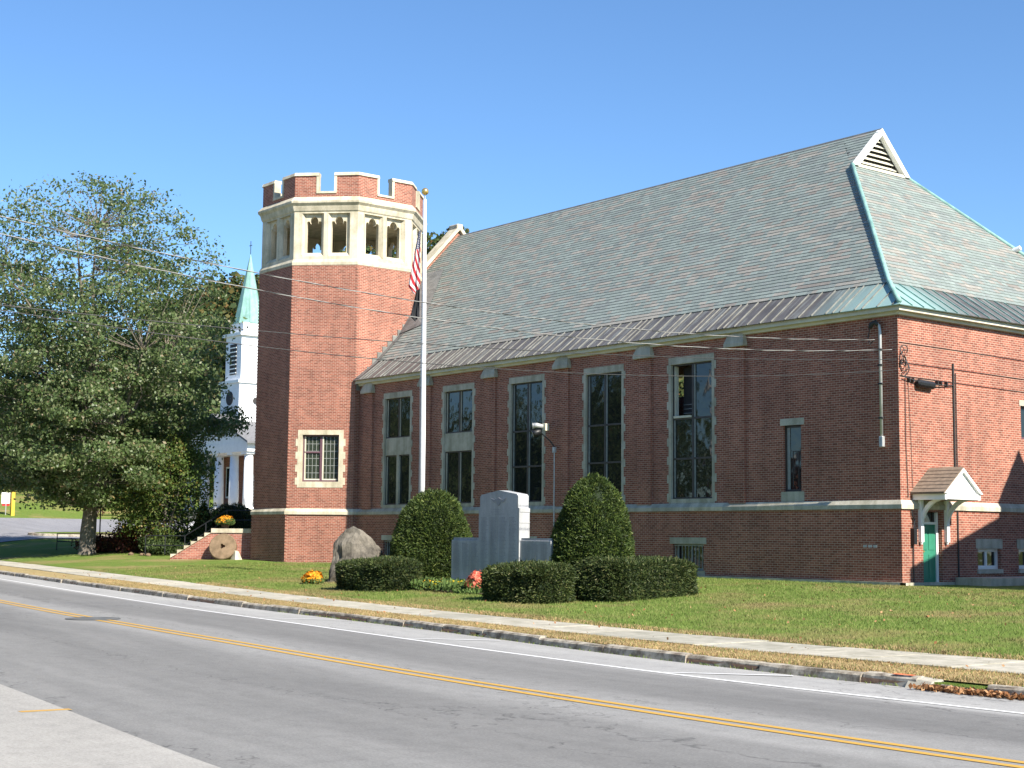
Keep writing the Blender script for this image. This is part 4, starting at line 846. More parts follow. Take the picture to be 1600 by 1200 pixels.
TL = topiary('dome_topiary', 'broad dome-shaped clipped yew left of the granite monument', (-13.3, -8.5, gz(-13.3, -8.5) - .05), 1.47, 3.12, lambda q: np.sqrt(np.clip(1 - (q * .995) ** 2.3, 0, 1)) * (.95 + .05 * np.sin(q * 3)), YEW, 42000, .085)
TR = topiary('bullet_topiary', 'tall bullet-shaped clipped yew right of the granite monument', (-4.95, -8.55, gz(-4.95, -8.55) - .05), 1.27, 3.42, lambda q: np.clip(1 - q ** 3.2, 0, 1) ** .62 * (.94 + .06 * np.cos(q * 2)), YEW, 42000, .08)
def hedge(label, cx, cy, lx, ly, H, rz, n, seed):
    z = gz(cx, cy) - .06; t = thing('clipped_hedge', label, 'hedge', (cx, cy, z), rz, 'low clipped hedges round the monument'); r = np.random.default_rng(seed); rad = .40
    hx_, hy_ = lx / 2, ly / 2; A = np.array([lx * ly, lx * H * 2, ly * H * 2]); w_ = r.choice(3, n, p=A / A.sum()); P = np.stack([r.uniform(-hx_, hx_, n), r.uniform(-hy_, hy_, n), r.uniform(0, H, n)], 1); s = r.choice([-1, 1], n)
    P[w_ == 0, 2] = H; P[w_ == 1, 1] = s[w_ == 1] * hy_; P[w_ == 2, 0] = s[w_ == 2] * hx_
    I = np.stack([np.clip(P[:, 0], -hx_ + rad * 1.6, hx_ - rad * 1.6), np.clip(P[:, 1], -hy_ + rad * 1.6, hy_ - rad * 1.6), np.clip(P[:, 2], 0, H - rad * .6)], 1); D = P - I; Nn = unit(D / np.array([1.6, 1.6, .6])); Q = I + Nn * rad * np.array([1.6, 1.6, .6])
    Q += Nn * (.035 * (np.sin(Q[:, :1] * 2.3 + seed) + np.sin(Q[:, 1:2] * 3.1) + np.sin(Q[:, 2:3] * 6 + Q[:, :1] * 1.7)) + r.normal(0, .02, (n, 1)))
    mb = MB().box((-hx_ + .14, -hy_ + .14, 0), (hx_ - .14, hy_ - .14, H - .09)); o = mb.build('light_block_core', YEWC, t, bevel=.38)  # added solid core, painted near black, stops light passing through the hedge
    k_ = r.choice(n, n // 60, replace=False); quads('foliage', np.concatenate([sprigs(Q - Nn * .04, Nn, .07, r=r), sprigs(Q[k_], unit(Nn[k_] + [0, 0, .6]), .1, .1, .5, r)]), HEDGE, t); return t
hedge('leftmost clipped hedge, beside the boulder', -10.2, -12.85, 3.4, 1.5, 1.0, .02, 26000, 1)
hedge('middle clipped hedge with the coral flowers at its left end', -1.62, -13.8, 2.9, 1.5, 1.02, -.03, 27000, 2)
hedge('rightmost clipped hedge, largest of the three', -.05, -11.25, 1.85, 3.5, 1.05, .05, 34000, 3)

bm = bmesh.new()
for p_ in [(-.85, -.5, -.2), (-.75, .5, -.2), (.85, -.45, -.2), (.95, .5, -.2), (-.8, -.35, .5), (-.72, -.1, 1.15), (-.35, -.1, 1.75), (-.15, .25, 1.85), (.1, -.15, 1.78), (.45, .1, 1.5), (.85, -.2, 1.0), (.95, .3, .9), (.9, -.4, .4), (-.35, -.55, .8), (.2, -.62, .5), (.1, .6, 1.2), (-.6, .45, 1.0)]: bm.verts.new(p_)
bmesh.ops.convex_hull(bm, input=bm.verts); bmesh.ops.subdivide_edges(bm, edges=bm.edges[:], cuts=7, use_grid_fill=True)
bmesh.ops.smooth_vert(bm, verts=bm.verts, factor=.35, use_axis_x=True, use_axis_y=True, use_axis_z=True)
for v in bm.verts: v.co += v.normal * (.12 * mnoise.noise(v.co * 1.9) + .07 * mnoise.noise(v.co * 4.3) + .035 * mnoise.noise(v.co * 11))
me = bpy.data.meshes.new('boulder'); bm.to_mesh(me); bm.free(); me.materials.append(BOULDER); o = link('boulder', me, None, (-15.2, -10.5, gz(-15.2, -10.5))); o.rotation_euler.z = R(48); o.scale = (1.0, .95, 1.03)
tag(o, 'large upright grey boulder on the lawn left of the hedges', 'boulder')
pl = MB().box((-.04, -.01, -.22), (.04, .012, .22))

def mum(label, loc, Rr, H, pet, grp=None, pot=False, green=.35):
    t = thing('flowering_mum', label, 'flower', loc, 0, grp); n = 1500; z0 = .0
    if pot: MB().lathe([(.16, 0), (.22, .2), (.235, .2), (.235, .24), (.2, .24)], 18).build('pot', SOIL, t); z0 = .2
    P, Nn = shell(n, lambda q: Rr * np.sqrt(np.clip(1 - q ** 2.2, 0, 1)) * (.8 + .2 * np.minimum(1, q * 4)), H, .03); top = P[:, 2] > H * green * rng.uniform(.3, 1.4, len(P)); P[:, 2] += z0
    MB().lathe([(max(.02, Rr * .85 * math.sqrt(max(0, 1 - q ** 2.2))), z0 + q * H * .92) for q in np.linspace(0, 1, 9)], 14).build('dark_core', YEWC, t, smooth=True)  # solid near-black core added inside the flowers, as in the yews
    quads('blossoms', leaves(P[top], Nn[top], .045, .9, .7), pet, t); Q = P[~top]; quads('foliage', leaves(np.concatenate([Q, Q + .02]), np.concatenate([Nn[~top]] * 2), .05, .6, .5), MUML, t); return t
mum('round orange chrysanthemum on the lawn left of the boulder', (-15.3, -12.1, gz(-15.3, -12.1)), .36, .42, MUMO)
mum('coral pink chrysanthemum at the end of the middle hedge', (-5.9, -12.2, gz(-5.9, -12.2)), .33, .62, MUMP, green=.5)
bed = sheet('flower_bed', np.linspace(-9.3, -4.8, 14), [(lambda x, k=k: (-12.7 + k * 1.5 + .08 * np.sin(x * 3), lawn(x, -12.7 + k * 1.5 + 0 * x) + .03)) for k in np.linspace(0, 1, 5)], SOIL)
P = np.stack([rng.uniform(-9.4, -5.2, 2600), rng.uniform(-12.8, -11.6, 2600), np.zeros(2600)], 1); P[:, 2] = lawn(P[:, 0], P[:, 1]) + .03 + rng.uniform(0, .2, 2600) * (P[:, 0] < -6.2)
o = quads('bed_plants', sprigs(P, np.tile([0, 0, 1.], (2600, 1)), .12, .22, .7), MUML); tag(o, 'low green bedding plants in front of the monument', 'plants', kind='stuff')
for lab, cx, cy, m_, n_, sp_ in (('yellow marigold clump between the hedges', -7.15, -12.0, MUMY, 130, .32), ('orange marigold clump nearer the left hedge', -8.3, -12.0, MUMO, 70, .3), ('small yellow blossoms at the lawn edge of the bed', -7.5, -12.55, MUMY, 35, .3)):
    P = np.stack([rng.normal(cx, sp_ * .7, n_), rng.normal(cy, .18, n_), np.zeros(n_)], 1); P[:, 2] = lawn(P[:, 0], P[:, 1]) + rng.uniform(.1, .28, n_); t = thing('marigold_clump', lab, 'flower', (cx, cy, gz(cx, cy)))
    P -= np.array([cx, cy, gz(cx, cy)]); quads('blossoms', leaves(P, np.tile([0, -.3, 1.], (n_, 1)), .05, .95, .7), m_, t); Q = np.repeat(P, 3, 0) + rng.normal(0, .05, (n_ * 3, 3)) - [0, 0, .08]; quads('foliage', leaves(Q, None, .05, .5), MUML, t)

# flagpole and the two limp flags
FPX, FPY = -15.45, -7.5
fp_ = thing('flagpole', 'tall white metal flagpole with a gold ball', 'flagpole', (FPX, FPY, gz(FPX, FPY)))
MB().tube([(0, 0, 0), (0, 0, 5), (-.05, 0, 10), (-.1, 0, 13.9)], [.105, .1, .08, .055], 14).build('pole', POLEM, fp_, smooth=True); MB().lathe([(.2, 0), (.2, .08), (.14, .2), (.1, .2)], 16).build('base_collar', POLEM, fp_)
MB().lathe([(.02, 13.9), (.02, 14.1)], 8, (-.1, 0, 0)).build('ball_stem', GALV, fp_)
MB().lathe([(max(.003, .135 * math.sin(a)), 14.2 - .135 * math.cos(a)) for a in np.linspace(0, math.pi, 11)], 18, (-.1, 0, 0)).build('ball', GOLD, fp_, smooth=True); MB().tube([(-.16, -.02, .9), (-.2, -.02, 7), (-.16, -.02, 13.7)], .008, 4).build('halyard', WHITE, fp_)
m, nt, b = newmat('flag_cloth'); uvc = coords(nt, kind='UV'); spx = nt.nodes.new('ShaderNodeSeparateXYZ'); nt.links.new(uvc, spx.inputs[0])
mul = N(nt, 'ShaderNodeMath', operation='MULTIPLY'); nt.links.new(spx.outputs[1], mul.inputs[0]); mul.inputs[1].default_value = 6.5
frc = N(nt, 'ShaderNodeMath', operation='FRACT'); nt.links.new(mul.outputs[0], frc.inputs[0]); gt = N(nt, 'ShaderNodeMath', operation='LESS_THAN'); nt.links.new(frc.outputs[0], gt.inputs[0]); gt.inputs[1].default_value = .5
st = mixc(nt, gt.outputs[0], (.78, .77, .75), (.52, .03, .04))
cu_ = N(nt, 'ShaderNodeMath', operation='LESS_THAN'); nt.links.new(spx.outputs[0], cu_.inputs[0]); cu_.inputs[1].default_value = .4; cv_ = N(nt, 'ShaderNodeMath', operation='GREATER_THAN'); nt.links.new(spx.outputs[1], cv_.inputs[0]); cv_.inputs[1].default_value = .4615
ca_ = N(nt, 'ShaderNodeMath', operation='MULTIPLY'); nt.links.new(cu_.outputs[0], ca_.inputs[0]); nt.links.new(cv_.outputs[0], ca_.inputs[1])
vm = N(nt, 'ShaderNodeMapping'); vm.inputs['Scale'].default_value = (27.5, 16.7, 1); nt.links.new(uvc, vm.inputs[0]); vo = N(nt, 'ShaderNodeTexVoronoi'); vo.inputs['Randomness'].default_value = 0; vo.inputs['Scale'].default_value = 1; nt.links.new(vm.outputs[0], vo.inputs[0])
sl_ = N(nt, 'ShaderNodeMath', operation='LESS_THAN'); nt.links.new(vo.outputs['Distance'], sl_.inputs[0]); sl_.inputs[1].default_value = .33
can = mixc(nt, sl_.outputs[0], (.03, .035, .12), (.75, .75, .75)); fin = mixc(nt, ca_.outputs[0], st, can); nt.links.new(fin, b.inputs['Base Color']); b.inputs['Roughness'].default_value = .8
tb = nt.nodes.new('ShaderNodeBsdfTranslucent'); nt.links.new(fin, tb.inputs[0]); mx = nt.nodes.new('ShaderNodeMixShader'); mx.inputs[0].default_value = .35; nt.links.new(b.outputs[0], mx.inputs[1]); nt.links.new(tb.outputs[0], mx.inputs[2]); nt.links.new(mx.outputs[0], nt.nodes['Material Output'].inputs[0]); FLAGM = m
FLAGB = mat('black_flag', (.014, .015, .018), .8, .2, 3, bmp=0)
SIDE = V3((.6234, .7818, 0))           # the flags hang in this vertical plane, blown off the pole to the far side
DEP = V3((-.78, .62, 0))
def flag(name, label, ztop, hoist, fly, m_, spread, fold):
    nu, nv = 40, 22; vs_ = []; uvs = []
    for j in range(nv + 1):
        v = j / nv
        for i in range(nu + 1):
            u = i / nu
            # u runs down the hanging cloth, v across it from the free edge to the pole
            wd_ = spread * (.16 + .84 * min(1, u * 1.15) ** .9); k_ = (1 - v) * wd_ + .02
            if u > .86: k_ *= 1 - .55 * (u - .86) / .14 * (1 - v)
            f = fold * (math.sin(v * 10 + u * 3) * .6 + math.sin(v * 21 - u * 5) * .3)
            p_ = -SIDE * k_ + DEP * f * .5 + V3((0, 0, -fly * u * (1 - .08 * v) + .05 * v)); vs_.append(tuple(p_)); uvs.append((u * 1.25 + .02, .92 - .86 * (u - .40 * v))); continue
            vs_.append(tuple(p_)); uvs.append((u, v))
    fs = [(j * (nu + 1) + i, j * (nu + 1) + i + 1, (j + 1) * (nu + 1) + i + 1, (j + 1) * (nu + 1) + i) for j in range(nv) for i in range(nu)]
    me = bpy.data.meshes.new(name); me.from_pydata(vs_, [], fs); me.update(); me.materials.append(m_); me.shade_smooth(); uvl = me.uv_layers.new(name='UVMap'); li = np.empty(len(me.loops), np.int32); me.loops.foreach_get('vertex_index', li); uvl.data.foreach_set('uv', np.array(uvs, np.float32)[li].ravel())
    o = link(name, me, None, (FPX - .19, FPY - .08, gz(FPX, FPY) + ztop)); tag(o, label, 'flag'); return o
flag('striped_flag', 'limp red and white striped flag with starred blue canton', 12.7, 1.35, 2.4, FLAGM, .44, .13)
flag('black_flag', 'limp black flag hanging below the striped flag', 10.75, .9, 1.45, FLAGB, .34, .12)

# floodlight on its stem
ft = thing('floodlight', 'twin floodlight on a thin stem against the front brick wall', 'floodlight', (-16.6, -.25, 0))
MB().tube([(0, 0, -.2), (0, 0, 4.75)], .025, 8).build('conduit', GALV, ft); MB().box((-.06, -.06, 4.72), (.06, .06, 4.95)).build('junction_box', GALV, ft, bevel=.01); MB().tube([(0, 0, 4.95), (-.15, -.1, 5.2), (-.55, -.35, 5.6)], .025, 6).build('arm', BLACK, ft)
MB().tube([(-.35, -.30, 5.78), (-.52, -.48, 5.82), (-.62, -.60, 5.8)], [.08, .11, .12], 12).build('lamp_head', GALV, ft, smooth=True); MB().tube([(-.45, -.32, 5.6), (-.6, -.46, 5.53), (-.68, -.55, 5.48)], [.09, .14, .155], 12).build('lamp_head', BLACK, ft, smooth=True)
MB().tube([(-.625, -.605, 5.8), (-.635, -.62, 5.799)], .13, 12).tube([(-.683, -.555, 5.477), (-.69, -.565, 5.472)], .13, 12).build('lens', GALV, ft); MB().box((-.42, -.3, 5.6), (-.2, -.1, 5.9)).build('ballast_box', OFFW, ft, bevel=.02)

# ------------------------------------------------------------------ entrance stair beside the tower
st = thing('entrance_stair', 'brick stair with stepped stone treads beside the tower', 'stair', (-37.3, -2.3, 0))
DD, EE = V3((-.70711, -.70711, 0)), V3((-.70711, .70711, 0)); fs_ = (V3((0, 0, 0)), DD, V3((0, 0, 1)), -EE)
diag = lambda d_: 1.42 - .61 * (d_ - 2.2)
FBR = (fs_[0], -DD, fs_[2], fs_[3])
def splate(pts, off, depth): return MB().plate([(-a, b_) for a, b_ in pts], [], (fs_[0] + fs_[3] * off, -DD, V3((0, 0, 1)), fs_[3]), depth)
splate([(0, -.6), (4.3, -.6), (4.3, diag(4.3)), (2.2, 1.42), (0, 1.42)], -.02, 2.6).build('brick_base', BRICKP, st)
splate([(-.2, 1.425), (2.2, 1.425), (2.2, 1.64), (-.2, 1.64)], .03, 2.7).build('landing_slab', STONE, st)
for k in range(6):
    a, b_ = 2.203 + .345 * k, 2.2 + .345 * (k + 1); zt = 1.64 - .215 * (k + 1) + .0; splate([(a, diag(a) - .0 + .004), (b_, diag(b_) + .004), (b_, zt), (a, zt)], .03, 2.7).build('tread', STONE, st)
rl = thing('stair_railing', 'black pipe railing along the far side of the stair', 'railing', (-37.3, -2.3, 0)); off = EE * 2.5
P0, P1, P2 = off + DD * .1 + V3((0, 0, 1.64)), off + DD * 2.2 + V3((0, 0, 1.64)), off + DD * 4.4 + V3((0, 0, .3)); P3 = off + DD * 6.5 + V3((0, 0, .3))
for h in (.45, .95): MB().tube([p_ + V3((0, 0, h)) for p_ in (P0, P1, P2, P3)], .03, 8).build('rail', BLACK, rl)
for p_ in (P0, P1, P2, P3, (P1 + P2) / 2, (P2 + P3) / 2): MB().tube([p_, p_ + V3((0, 0, .95))], .03, 8).build('post', BLACK, rl)
mum('golden potted chrysanthemum on the stair landing', V3((-37.3, -2.3, 0)) + DD * 1.6 + EE * .35 + V3((0, 0, 1.64)), .46, .42, MUMO, pot=True, green=.55)
bm = bmesh.new(); n = 40; rings = [(.11, .12), (.62, .12), (.66, .08), (.66, -.1), (.62, -.13), (.11, -.13)]; vv = [[bm.verts.new((r_ * (1 + .012 * math.sin(j * 2.3)) * math.cos(2 * math.pi * j / n) * (1 + (.25 * math.cos(6 * math.pi * j / n) if r_ < .2 else 0)), r_ * math.sin(2 * math.pi * j / n) * (1 + (.25 * math.cos(6 * math.pi * j / n) if r_ < .2 else 0)), z)) for j in range(n)] for r_, z in rings]
for i in range(6):
    for j in range(n): bm.faces.new((vv[i][j], vv[(i + 1) % 6][j], vv[(i + 1) % 6][(j + 1) % n], vv[i][(j + 1) % n]))
bmesh.ops.recalc_face_normals(bm, faces=bm.faces); me = bpy.data.meshes.new('millstone'); bm.to_mesh(me); bm.free(); me.materials.append(MILL)
o = link('millstone', me); nrm = V3((.70, -.62, .34)).normalized(); o.rotation_euler = nrm.to_track_quat('Z', 'Y').to_euler(); mp_ = V3((-37.3, -2.3, 0)) + DD * 1.45 - EE * .42; o.location = (mp_.x, mp_.y, gz(mp_.x, mp_.y) + .62); o.scale = (1.03, 1.03, 1)
tag(o, 'old round brown millstone with a centre hole leaning on the stair', 'millstone')
bp = V3((-37.3, -2.3, 0)) + DD * .75 - EE * .5; z = gz(bp.x, bp.y); o = MB().add([(-.3, -.2, -.1), (.3, -.2, -.1), (.3, .25, -.1), (-.3, .25, -.1), (-.05, -.08, .45), (.1, -.08, .42), (.1, .1, .4), (-.05, .1, .45)], [(4, 5, 6, 7), (0, 1, 5, 4), (1, 2, 6, 5), (2, 3, 7, 6), (3, 0, 4, 7)]).build('wedge_stone', STONE, None, loc=(bp.x, bp.y, z), bevel=.02); tag(o, 'small pale wedge stone propping the millstone', 'stone')

# shrubs behind the stair, in the tower's shade
topiary('cone_shrub', 'dark pointed cone yew behind the stair treads', (-44.2, -1.6, gz(-44.2, -1.6) - .05), .78, 2.75, lambda q: np.clip(1 - q ** 1.35, .01, 1) ** .9, HEDGE, 9000, .11)
topiary('dome_shrub', 'dark rounded yew behind the stair landing', (-46.1, 1.2, gz(-46.1, 1.2) - .05), 1.5, 2.75, lambda q: np.sqrt(np.clip(1 - q ** 3, 0, 1)), HEDGE, 12000, .11)
def bush(name, label, loc, rx, ry, H, m_, n, size, seed, grp=None):
    r = np.random.default_rng(seed); t = thing(name, label, 'shrub', loc, 0, grp); k = 26; cc = np.stack([r.normal(0, rx * .5, k), r.normal(0, ry * .5, k), r.uniform(.15, .85, k) * H], 1); cc[:, 2] *= np.exp(-(cc[:, 0] / rx) ** 2 * .6)
    P = np.repeat(cc, n // k, 0) + r.normal(0, 1, (n // k * k, 3)) * np.array([rx * .22, ry * .22, H * .16]); P[:, 2] = np.abs(P[:, 2]) + .03; quads('foliage', leaves(P, None, size, .5, .4, r), m_, t)
    mb = MB(); [mb.tube([(0, 0, -.05), tuple(c * .5), tuple(c)], [.03, .02, .008], 5) for c in cc[:12]]; mb.build('stems', BARKD, t); return t
for i, (lab, px, py, rx, ry, H, m_, n) in enumerate((('reddish bush beside the pipe railing', -47.9, -4.0, 1.6, 1.0, 1.6, REDL, 6000), ('low dark bush right of the reddish bush', -45.2, -3.3, 1.7, 1.0, 1.0, DARKL, 6000), ('small rusty bush right of the maple trunk', -49.6, -5.2, .9, .7, .9, REDL, 2600), ('green bush under the small tree', -47.2, -.6, 1.5, 1.2, 1.25, MAPLE2, 4500))):
    bush('garden_bush', lab, (px, py, gz(px, py)), rx, ry, H, m_, n, .075, 50 + i)
rl = thing('ramp_railing', 'low black pipe railing running behind the maple trunk', 'railing', (-52.5, -4.5, 0)); path = [(-2.6, -.8), (-.2, .2), (2.6, 1.5), (5.4, 2.7), (8.0, 3.6)]
pz = [(a, b_, gz(-52.5 + a, -4.5 + b_)) for a, b_ in path]
for h in (.5, .95): MB().tube([(a, b_, z + h) for a, b_, z in pz], .028, 6).build('rail', BLACK, rl)
for a, b_, z in pz: MB().tube([(a, b_, z - .1), (a, b_, z + .95)], .028, 6).build('post', BLACK, rl)
sx, sy = -54.0, -3.2; sz = gz(sx, sy); sg = thing('sign_frame', 'empty black metal sign bracket on a post behind the maple', 'sign post', (sx, sy, sz)); MB().tube([(0, 0, -.1), (0, 0, 2.45)], .04, 8).build('post', BLACK, sg); MB().tube([(0, 0, 2.42), (.75, .75, 2.42)], .025, 6).build('arm', BLACK, sg); MB().tube([(0, 0, 1.95), (.75, .75, 1.95)], .025, 6).build('arm', BLACK, sg)
yx, yy_ = -93.2, 6.0; z = gz(yx, yy_); o = MB().box((-.14, -.14, -.2), (.14, .14, 2.0)).add([(-.14, -.14, 2.001), (.14, -.14, 2.001), (.14, .14, 2.001), (-.14, .14, 2.001), (0, 0, 2.1)], [(0, 1, 4), (1, 2, 4), (2, 3, 4), (3, 0, 4)]).build('yellow_post', YELP, None, loc=(yx, yy_, z)); tag(o, 'thick yellow bollard post across the side street', 'post')
sg = thing('roadside_sign', 'small white sign on a thin post beside the yellow post', 'sign', (-93.5, 5.55, gz(-93.5, 5.55))); MB().tube([(0, 0, -.1), (0, 0, 1.9)], .04, 6).build('post', GALV, sg); MB().box((-.05, -.38, .95), (.0, .38, 1.85)).build('sign_panel', WHITE, sg); MB().box((-.05, -.3, .75), (.0, .3, .94)).build('red_strip', REDP, sg)
st_ = [(-43.6, -5.0), (-44.5, -4.9), (-45.6, -5.05)]; stl = ('edging stone nearest the stair, left of its lowest tread', 'middle of the three edging stones along the planting bed', 'edging stone farthest from the stair, by the reddish bush')
for i, (a, b_) in enumerate(st_):
    bm = bmesh.new(); bmesh.ops.create_icosphere(bm, subdivisions=2, radius=.13)
    for v in bm.verts: v.co = V3((v.co.x * 1.4, v.co.y, v.co.z * .8)) + v.normal * .06 * mnoise.noise(v.co * 6 + V3((i * 7, 0, 0)))
    me = bpy.data.meshes.new('edging_stone'); bm.to_mesh(me); bm.free(); me.materials.append(MILL); o = link('edging_stone', me, None, (a, b_, gz(a, b_) + .07)); tag(o, stl[i], 'stone', 'stones edging the planting bed')

# parked white car beyond the small tree
def car(label, loc, rz, paintm):
    t = thing('parked_car', label, 'car', loc, rz); prof = [(-2.2, .35), (2.2, .35), (2.25, .62), (2.1, .82), (1.2, .92), (.55, 1.38), (-1.2, 1.42), (-1.95, .98), (-2.2, .9), (-2.25, .6)]
    fr = (V3((0, -.85, 0)), V3((1, 0, 0)), V3((0, 0, 1)), V3((0, -1, 0))); bd = MB().plate(prof, [], fr, 1.7).build('body', paintm, t, bevel=.06)
    for s in (-1, 1):
        MB().plate([(.95, .95), (.48, 1.32), (-.3, 1.34), (-.3, .95)], [], (V3((0, s * .855, 0)), V3((1, 0, 0)), V3((0, 0, 1)), V3((0, s, 0))) if s < 0 else (V3((0, .865, 0)), V3((1, 0, 0)), V3((0, 0, 1)), V3((0, 1, 0))), .008).build('side_window', GLASS, bd); MB().plate([(-.38, .95), (-.38, 1.34), (-1.15, 1.36), (-1.6, 1.0)][::-1], [], (V3((0, s * .86, 0)), V3((1, 0, 0)), V3((0, 0, 1)), V3((0, s, 0))), .008).build('side_window', GLASS, bd)
        for a in (-1.35, 1.4):
            w_ = MB().tube([(a, s * .74, .33), (a, s * .89, .33)], .33, 20).build('wheel', RUBBER, t); MB().tube([(a, s * .88, .33), (a, s * .90, .33)], .2, 16).build('rim', GALV, w_)
        MB().box((-2.27, s * .62 - .14, .68), (-2.18, s * .62 + .14, .85)).build('tail_light', REDP, bd); MB().box((2.14, s * .6 - .16, .62), (2.26, s * .6 + .16, .76)).build('headlight', GLASS, bd)
    MB().add([(.6, -.7, 1.36), (.6, .7, 1.36), (1.18, .74, .95), (1.18, -.74, .95)], [(3, 2, 1, 0)]).build('windscreen', GLASS, bd, loc=(.02, 0, .012)); return t
CARW = mat('car_white', (.75, .75, .76), .25, .03, 2, spec=.6, bmp=0)
car('white car parked behind the small tree', (-66.0, 10.2, gz(-66, 10.2)), R(118), CARW)

# ------------------------------------------------------------------ trees
def tree(name, label, loc, prof, m_, trunk_r, nclus, nleaf, lsize, seed, bark=BARK, cx=0., cy=0., fork=2.6, sig=.75, grp=None, sparse=None, cat='tree', flat=.7):
    r = np.random.default_rng(seed); t = thing(name, label, cat, loc, 0, grp); zs = np.array([p_[0] for p_ in prof]); rs = np.array([p_[1] for p_ in prof]); H = zs[-1]
    z = r.uniform(zs[0], zs[-1], nclus * 4); rr = np.interp(z, zs, rs); k = r.uniform(0, 1, len(z)) < (rr / rs.max()) ** 1.5 + .04; z, rr = z[k][:nclus], rr[k][:nclus]
    a = r.uniform(0, 2 * np.pi, len(z)); q = r.uniform(0, 1, len(z)) ** .42; q *= 1 + .15 * np.sin(a * 3 + z * .8 + seed) + .12 * np.sin(a * 5 - z * 1.3) + .06 * np.sin(a * 9 + z * 2.1); C_ = np.stack([cx * np.clip(z / H * 2, 0, 1) + rr * q * np.cos(a), cy * np.clip(z / H * 2, 0, 1) + rr * q * np.sin(a), z], 1)
    mb = MB(); top = np.array([cx * .8, cy * .8, H * .86]); bend = r.normal(0, .15, (8, 2)); tp = []
    def tpos(h): u = h / top[2]; q_ = min(1, h / 4); return np.array([top[0] * u ** 1.5 + .16 * q_ * math.sin(h * .9 + seed), top[1] * u ** 1.5 + .13 * q_ * math.cos(h * .7 + seed), h])
    hs = np.concatenate([[-.15, .0, .25, .6], np.linspace(1.2, top[2], 12)]); mb.tube([tuple(tpos(max(h, 0)) * [1, 1, 0] + [0, 0, h]) for h in hs], [trunk_r * (1.22 if h < .1 else 1.08 if h < .5 else 1.0 if h < fork else max(.03, 1 - (h - fork) / (top[2] - fork) * 1.0) * .8 + .02) for h in hs], 12)
    nl = 9; limbs = []
    for i in range(nl):
        aa = 2 * math.pi * i / nl + r.uniform(-.3, .3); h0 = fork * r.uniform(.9, 1.15) + i / nl * H * .35; hz = min(H * .9, h0 + r.uniform(.2, .42) * H); rad = np.interp(hz, zs, rs) * .72; s0 = tpos(h0); e0 = np.array([cx + rad * math.cos(aa), cy + rad * math.sin(aa), hz]); c0 = (s0 + e0) / 2 + [0, 0, -.08 * H * .5] + r.normal(0, .3, 3)
        pts = [(1 - u) ** 2 * s0 + 2 * u * (1 - u) * c0 + u * u * e0 for u in np.linspace(0, 1, 9)]; limbs.append(pts); mb.tube([tuple(p_) for p_ in pts], [trunk_r * (.48 * (1 - u) + .06) for u in np.linspace(0, 1, 9)], 8)
    LP = np.array([p_ for l in limbs for p_ in l[2:]] + [tpos(h) for h in np.linspace(fork, top[2], 14)])
    for c in C_:
        d = np.linalg.norm(LP - c - np.array([0, 0, -.6]), axis=1) + np.where(LP[:, 2] > c[2], 3, 0); s0 = LP[np.argmin(d)]; c0 = (s0 + c) / 2 + r.normal(0, .12, 3) + [0, 0, -.15]
        mb.tube([tuple((1 - u) ** 2 * s0 + 2 * u * (1 - u) * c0 + u * u * c) for u in np.linspace(0, 1, 5)], [trunk_r * f for f in (.075, .058, .042, .028, .014)], 5, cap=False)
    mb.build('trunk', bark, t, smooth=True)
    cnt = np.full(len(C_), nleaf)
    if sparse: cnt = np.array([int(nleaf * np.interp(c[2] / H, *sparse)) for c in C_])
    S = np.repeat(r.uniform(.6, 1.3, len(C_)) * sig, cnt); P = np.repeat(C_, cnt, 0) + np.clip(r.normal(0, 1, (cnt.sum(), 3)), -1.7, 1.7) * S[:, None] * np.array([1, 1, flat])
    out_ = unit(P - np.array([cx, cy, H * .45])); out_[:, 2] += .5; quads('crown', leaves(P, unit(out_), lsize, .62, .35, r), m_, t); return t
tree('maple_tree', 'big green maple with a thick pale trunk left of the tower', (-48.95, -6.05, gz(-48.95, -6.05) - .05), [(2.5, 2.2), (3.6, 4.6), (5.6, 6.2), (8.8, 7.0), (12, 7.2), (15, 6.9), (17.5, 5.9), (19.6, 3.8), (21.0, 1.2)], MAPLE, .43, 760, 255, .098, 11, cx=-.1, cy=-.15, fork=2.6, sig=.52, flat=.5, sparse=([0, .35, .5, .65, .8, 1], [1.25, 1.0, .75, .45, .3, .2]))
tree('small_tree', 'young yellow-green tree behind the planting bed left of the stair', (-46.0, -3.0, gz(-46.0, -3.0) - .05), [(1.0, 1.0), (2.0, 2.3), (3.6, 2.6), (5.2, 2.1), (6.8, .6)], MAPLE2, .12, 130, 170, .075, 23, fork=1.0, sig=.42)
for i, (lab, px, py, H, Rr, sd_, m_) in enumerate((('dark leafy tree at the far left edge across the side street', -101, -6, 13, 6.5, 31, DARKL), ('dark leafy tree behind the maple trunk across the side street', -112, 8, 14, 6.5, 32, DARKL), ('tall leafy tree left of the white church', -112, 30, 15, 6.5, 33, MAPLE), ('loose green tree at the left picture edge', -74, -14.2 + 12, 12.5, 5.0, 34, MAPLE), ('dark leafy tree between maple and church', -104, 20, 10, 5, 35, DARKL), ('bushy tree behind the white church', -104, 42, 15, 6.5, 36, MAPLE))):
    if i == 3: px, py = -78, -8
    tree('background_tree', lab, (px, py, gz(px, py) - .1), [(1.2, Rr * .5), (H * .25, Rr * .9), (H * .5, Rr), (H * .8, Rr * .65), (H, Rr * .15)], m_, .3, 120, 110, .26, sd_, BARKD, fork=1.4, sig=.9, grp='trees behind the side street')
tree('sapling', 'thin sapling with sparse leaves on the traffic island', (-70.9, 3.5, gz(-70.9, 3.5) + .2), [(1.0, .4), (2.0, .8), (3.0, .3)], REDL, .04, 24, 40, .07, 41, fork=.6, sig=.2)

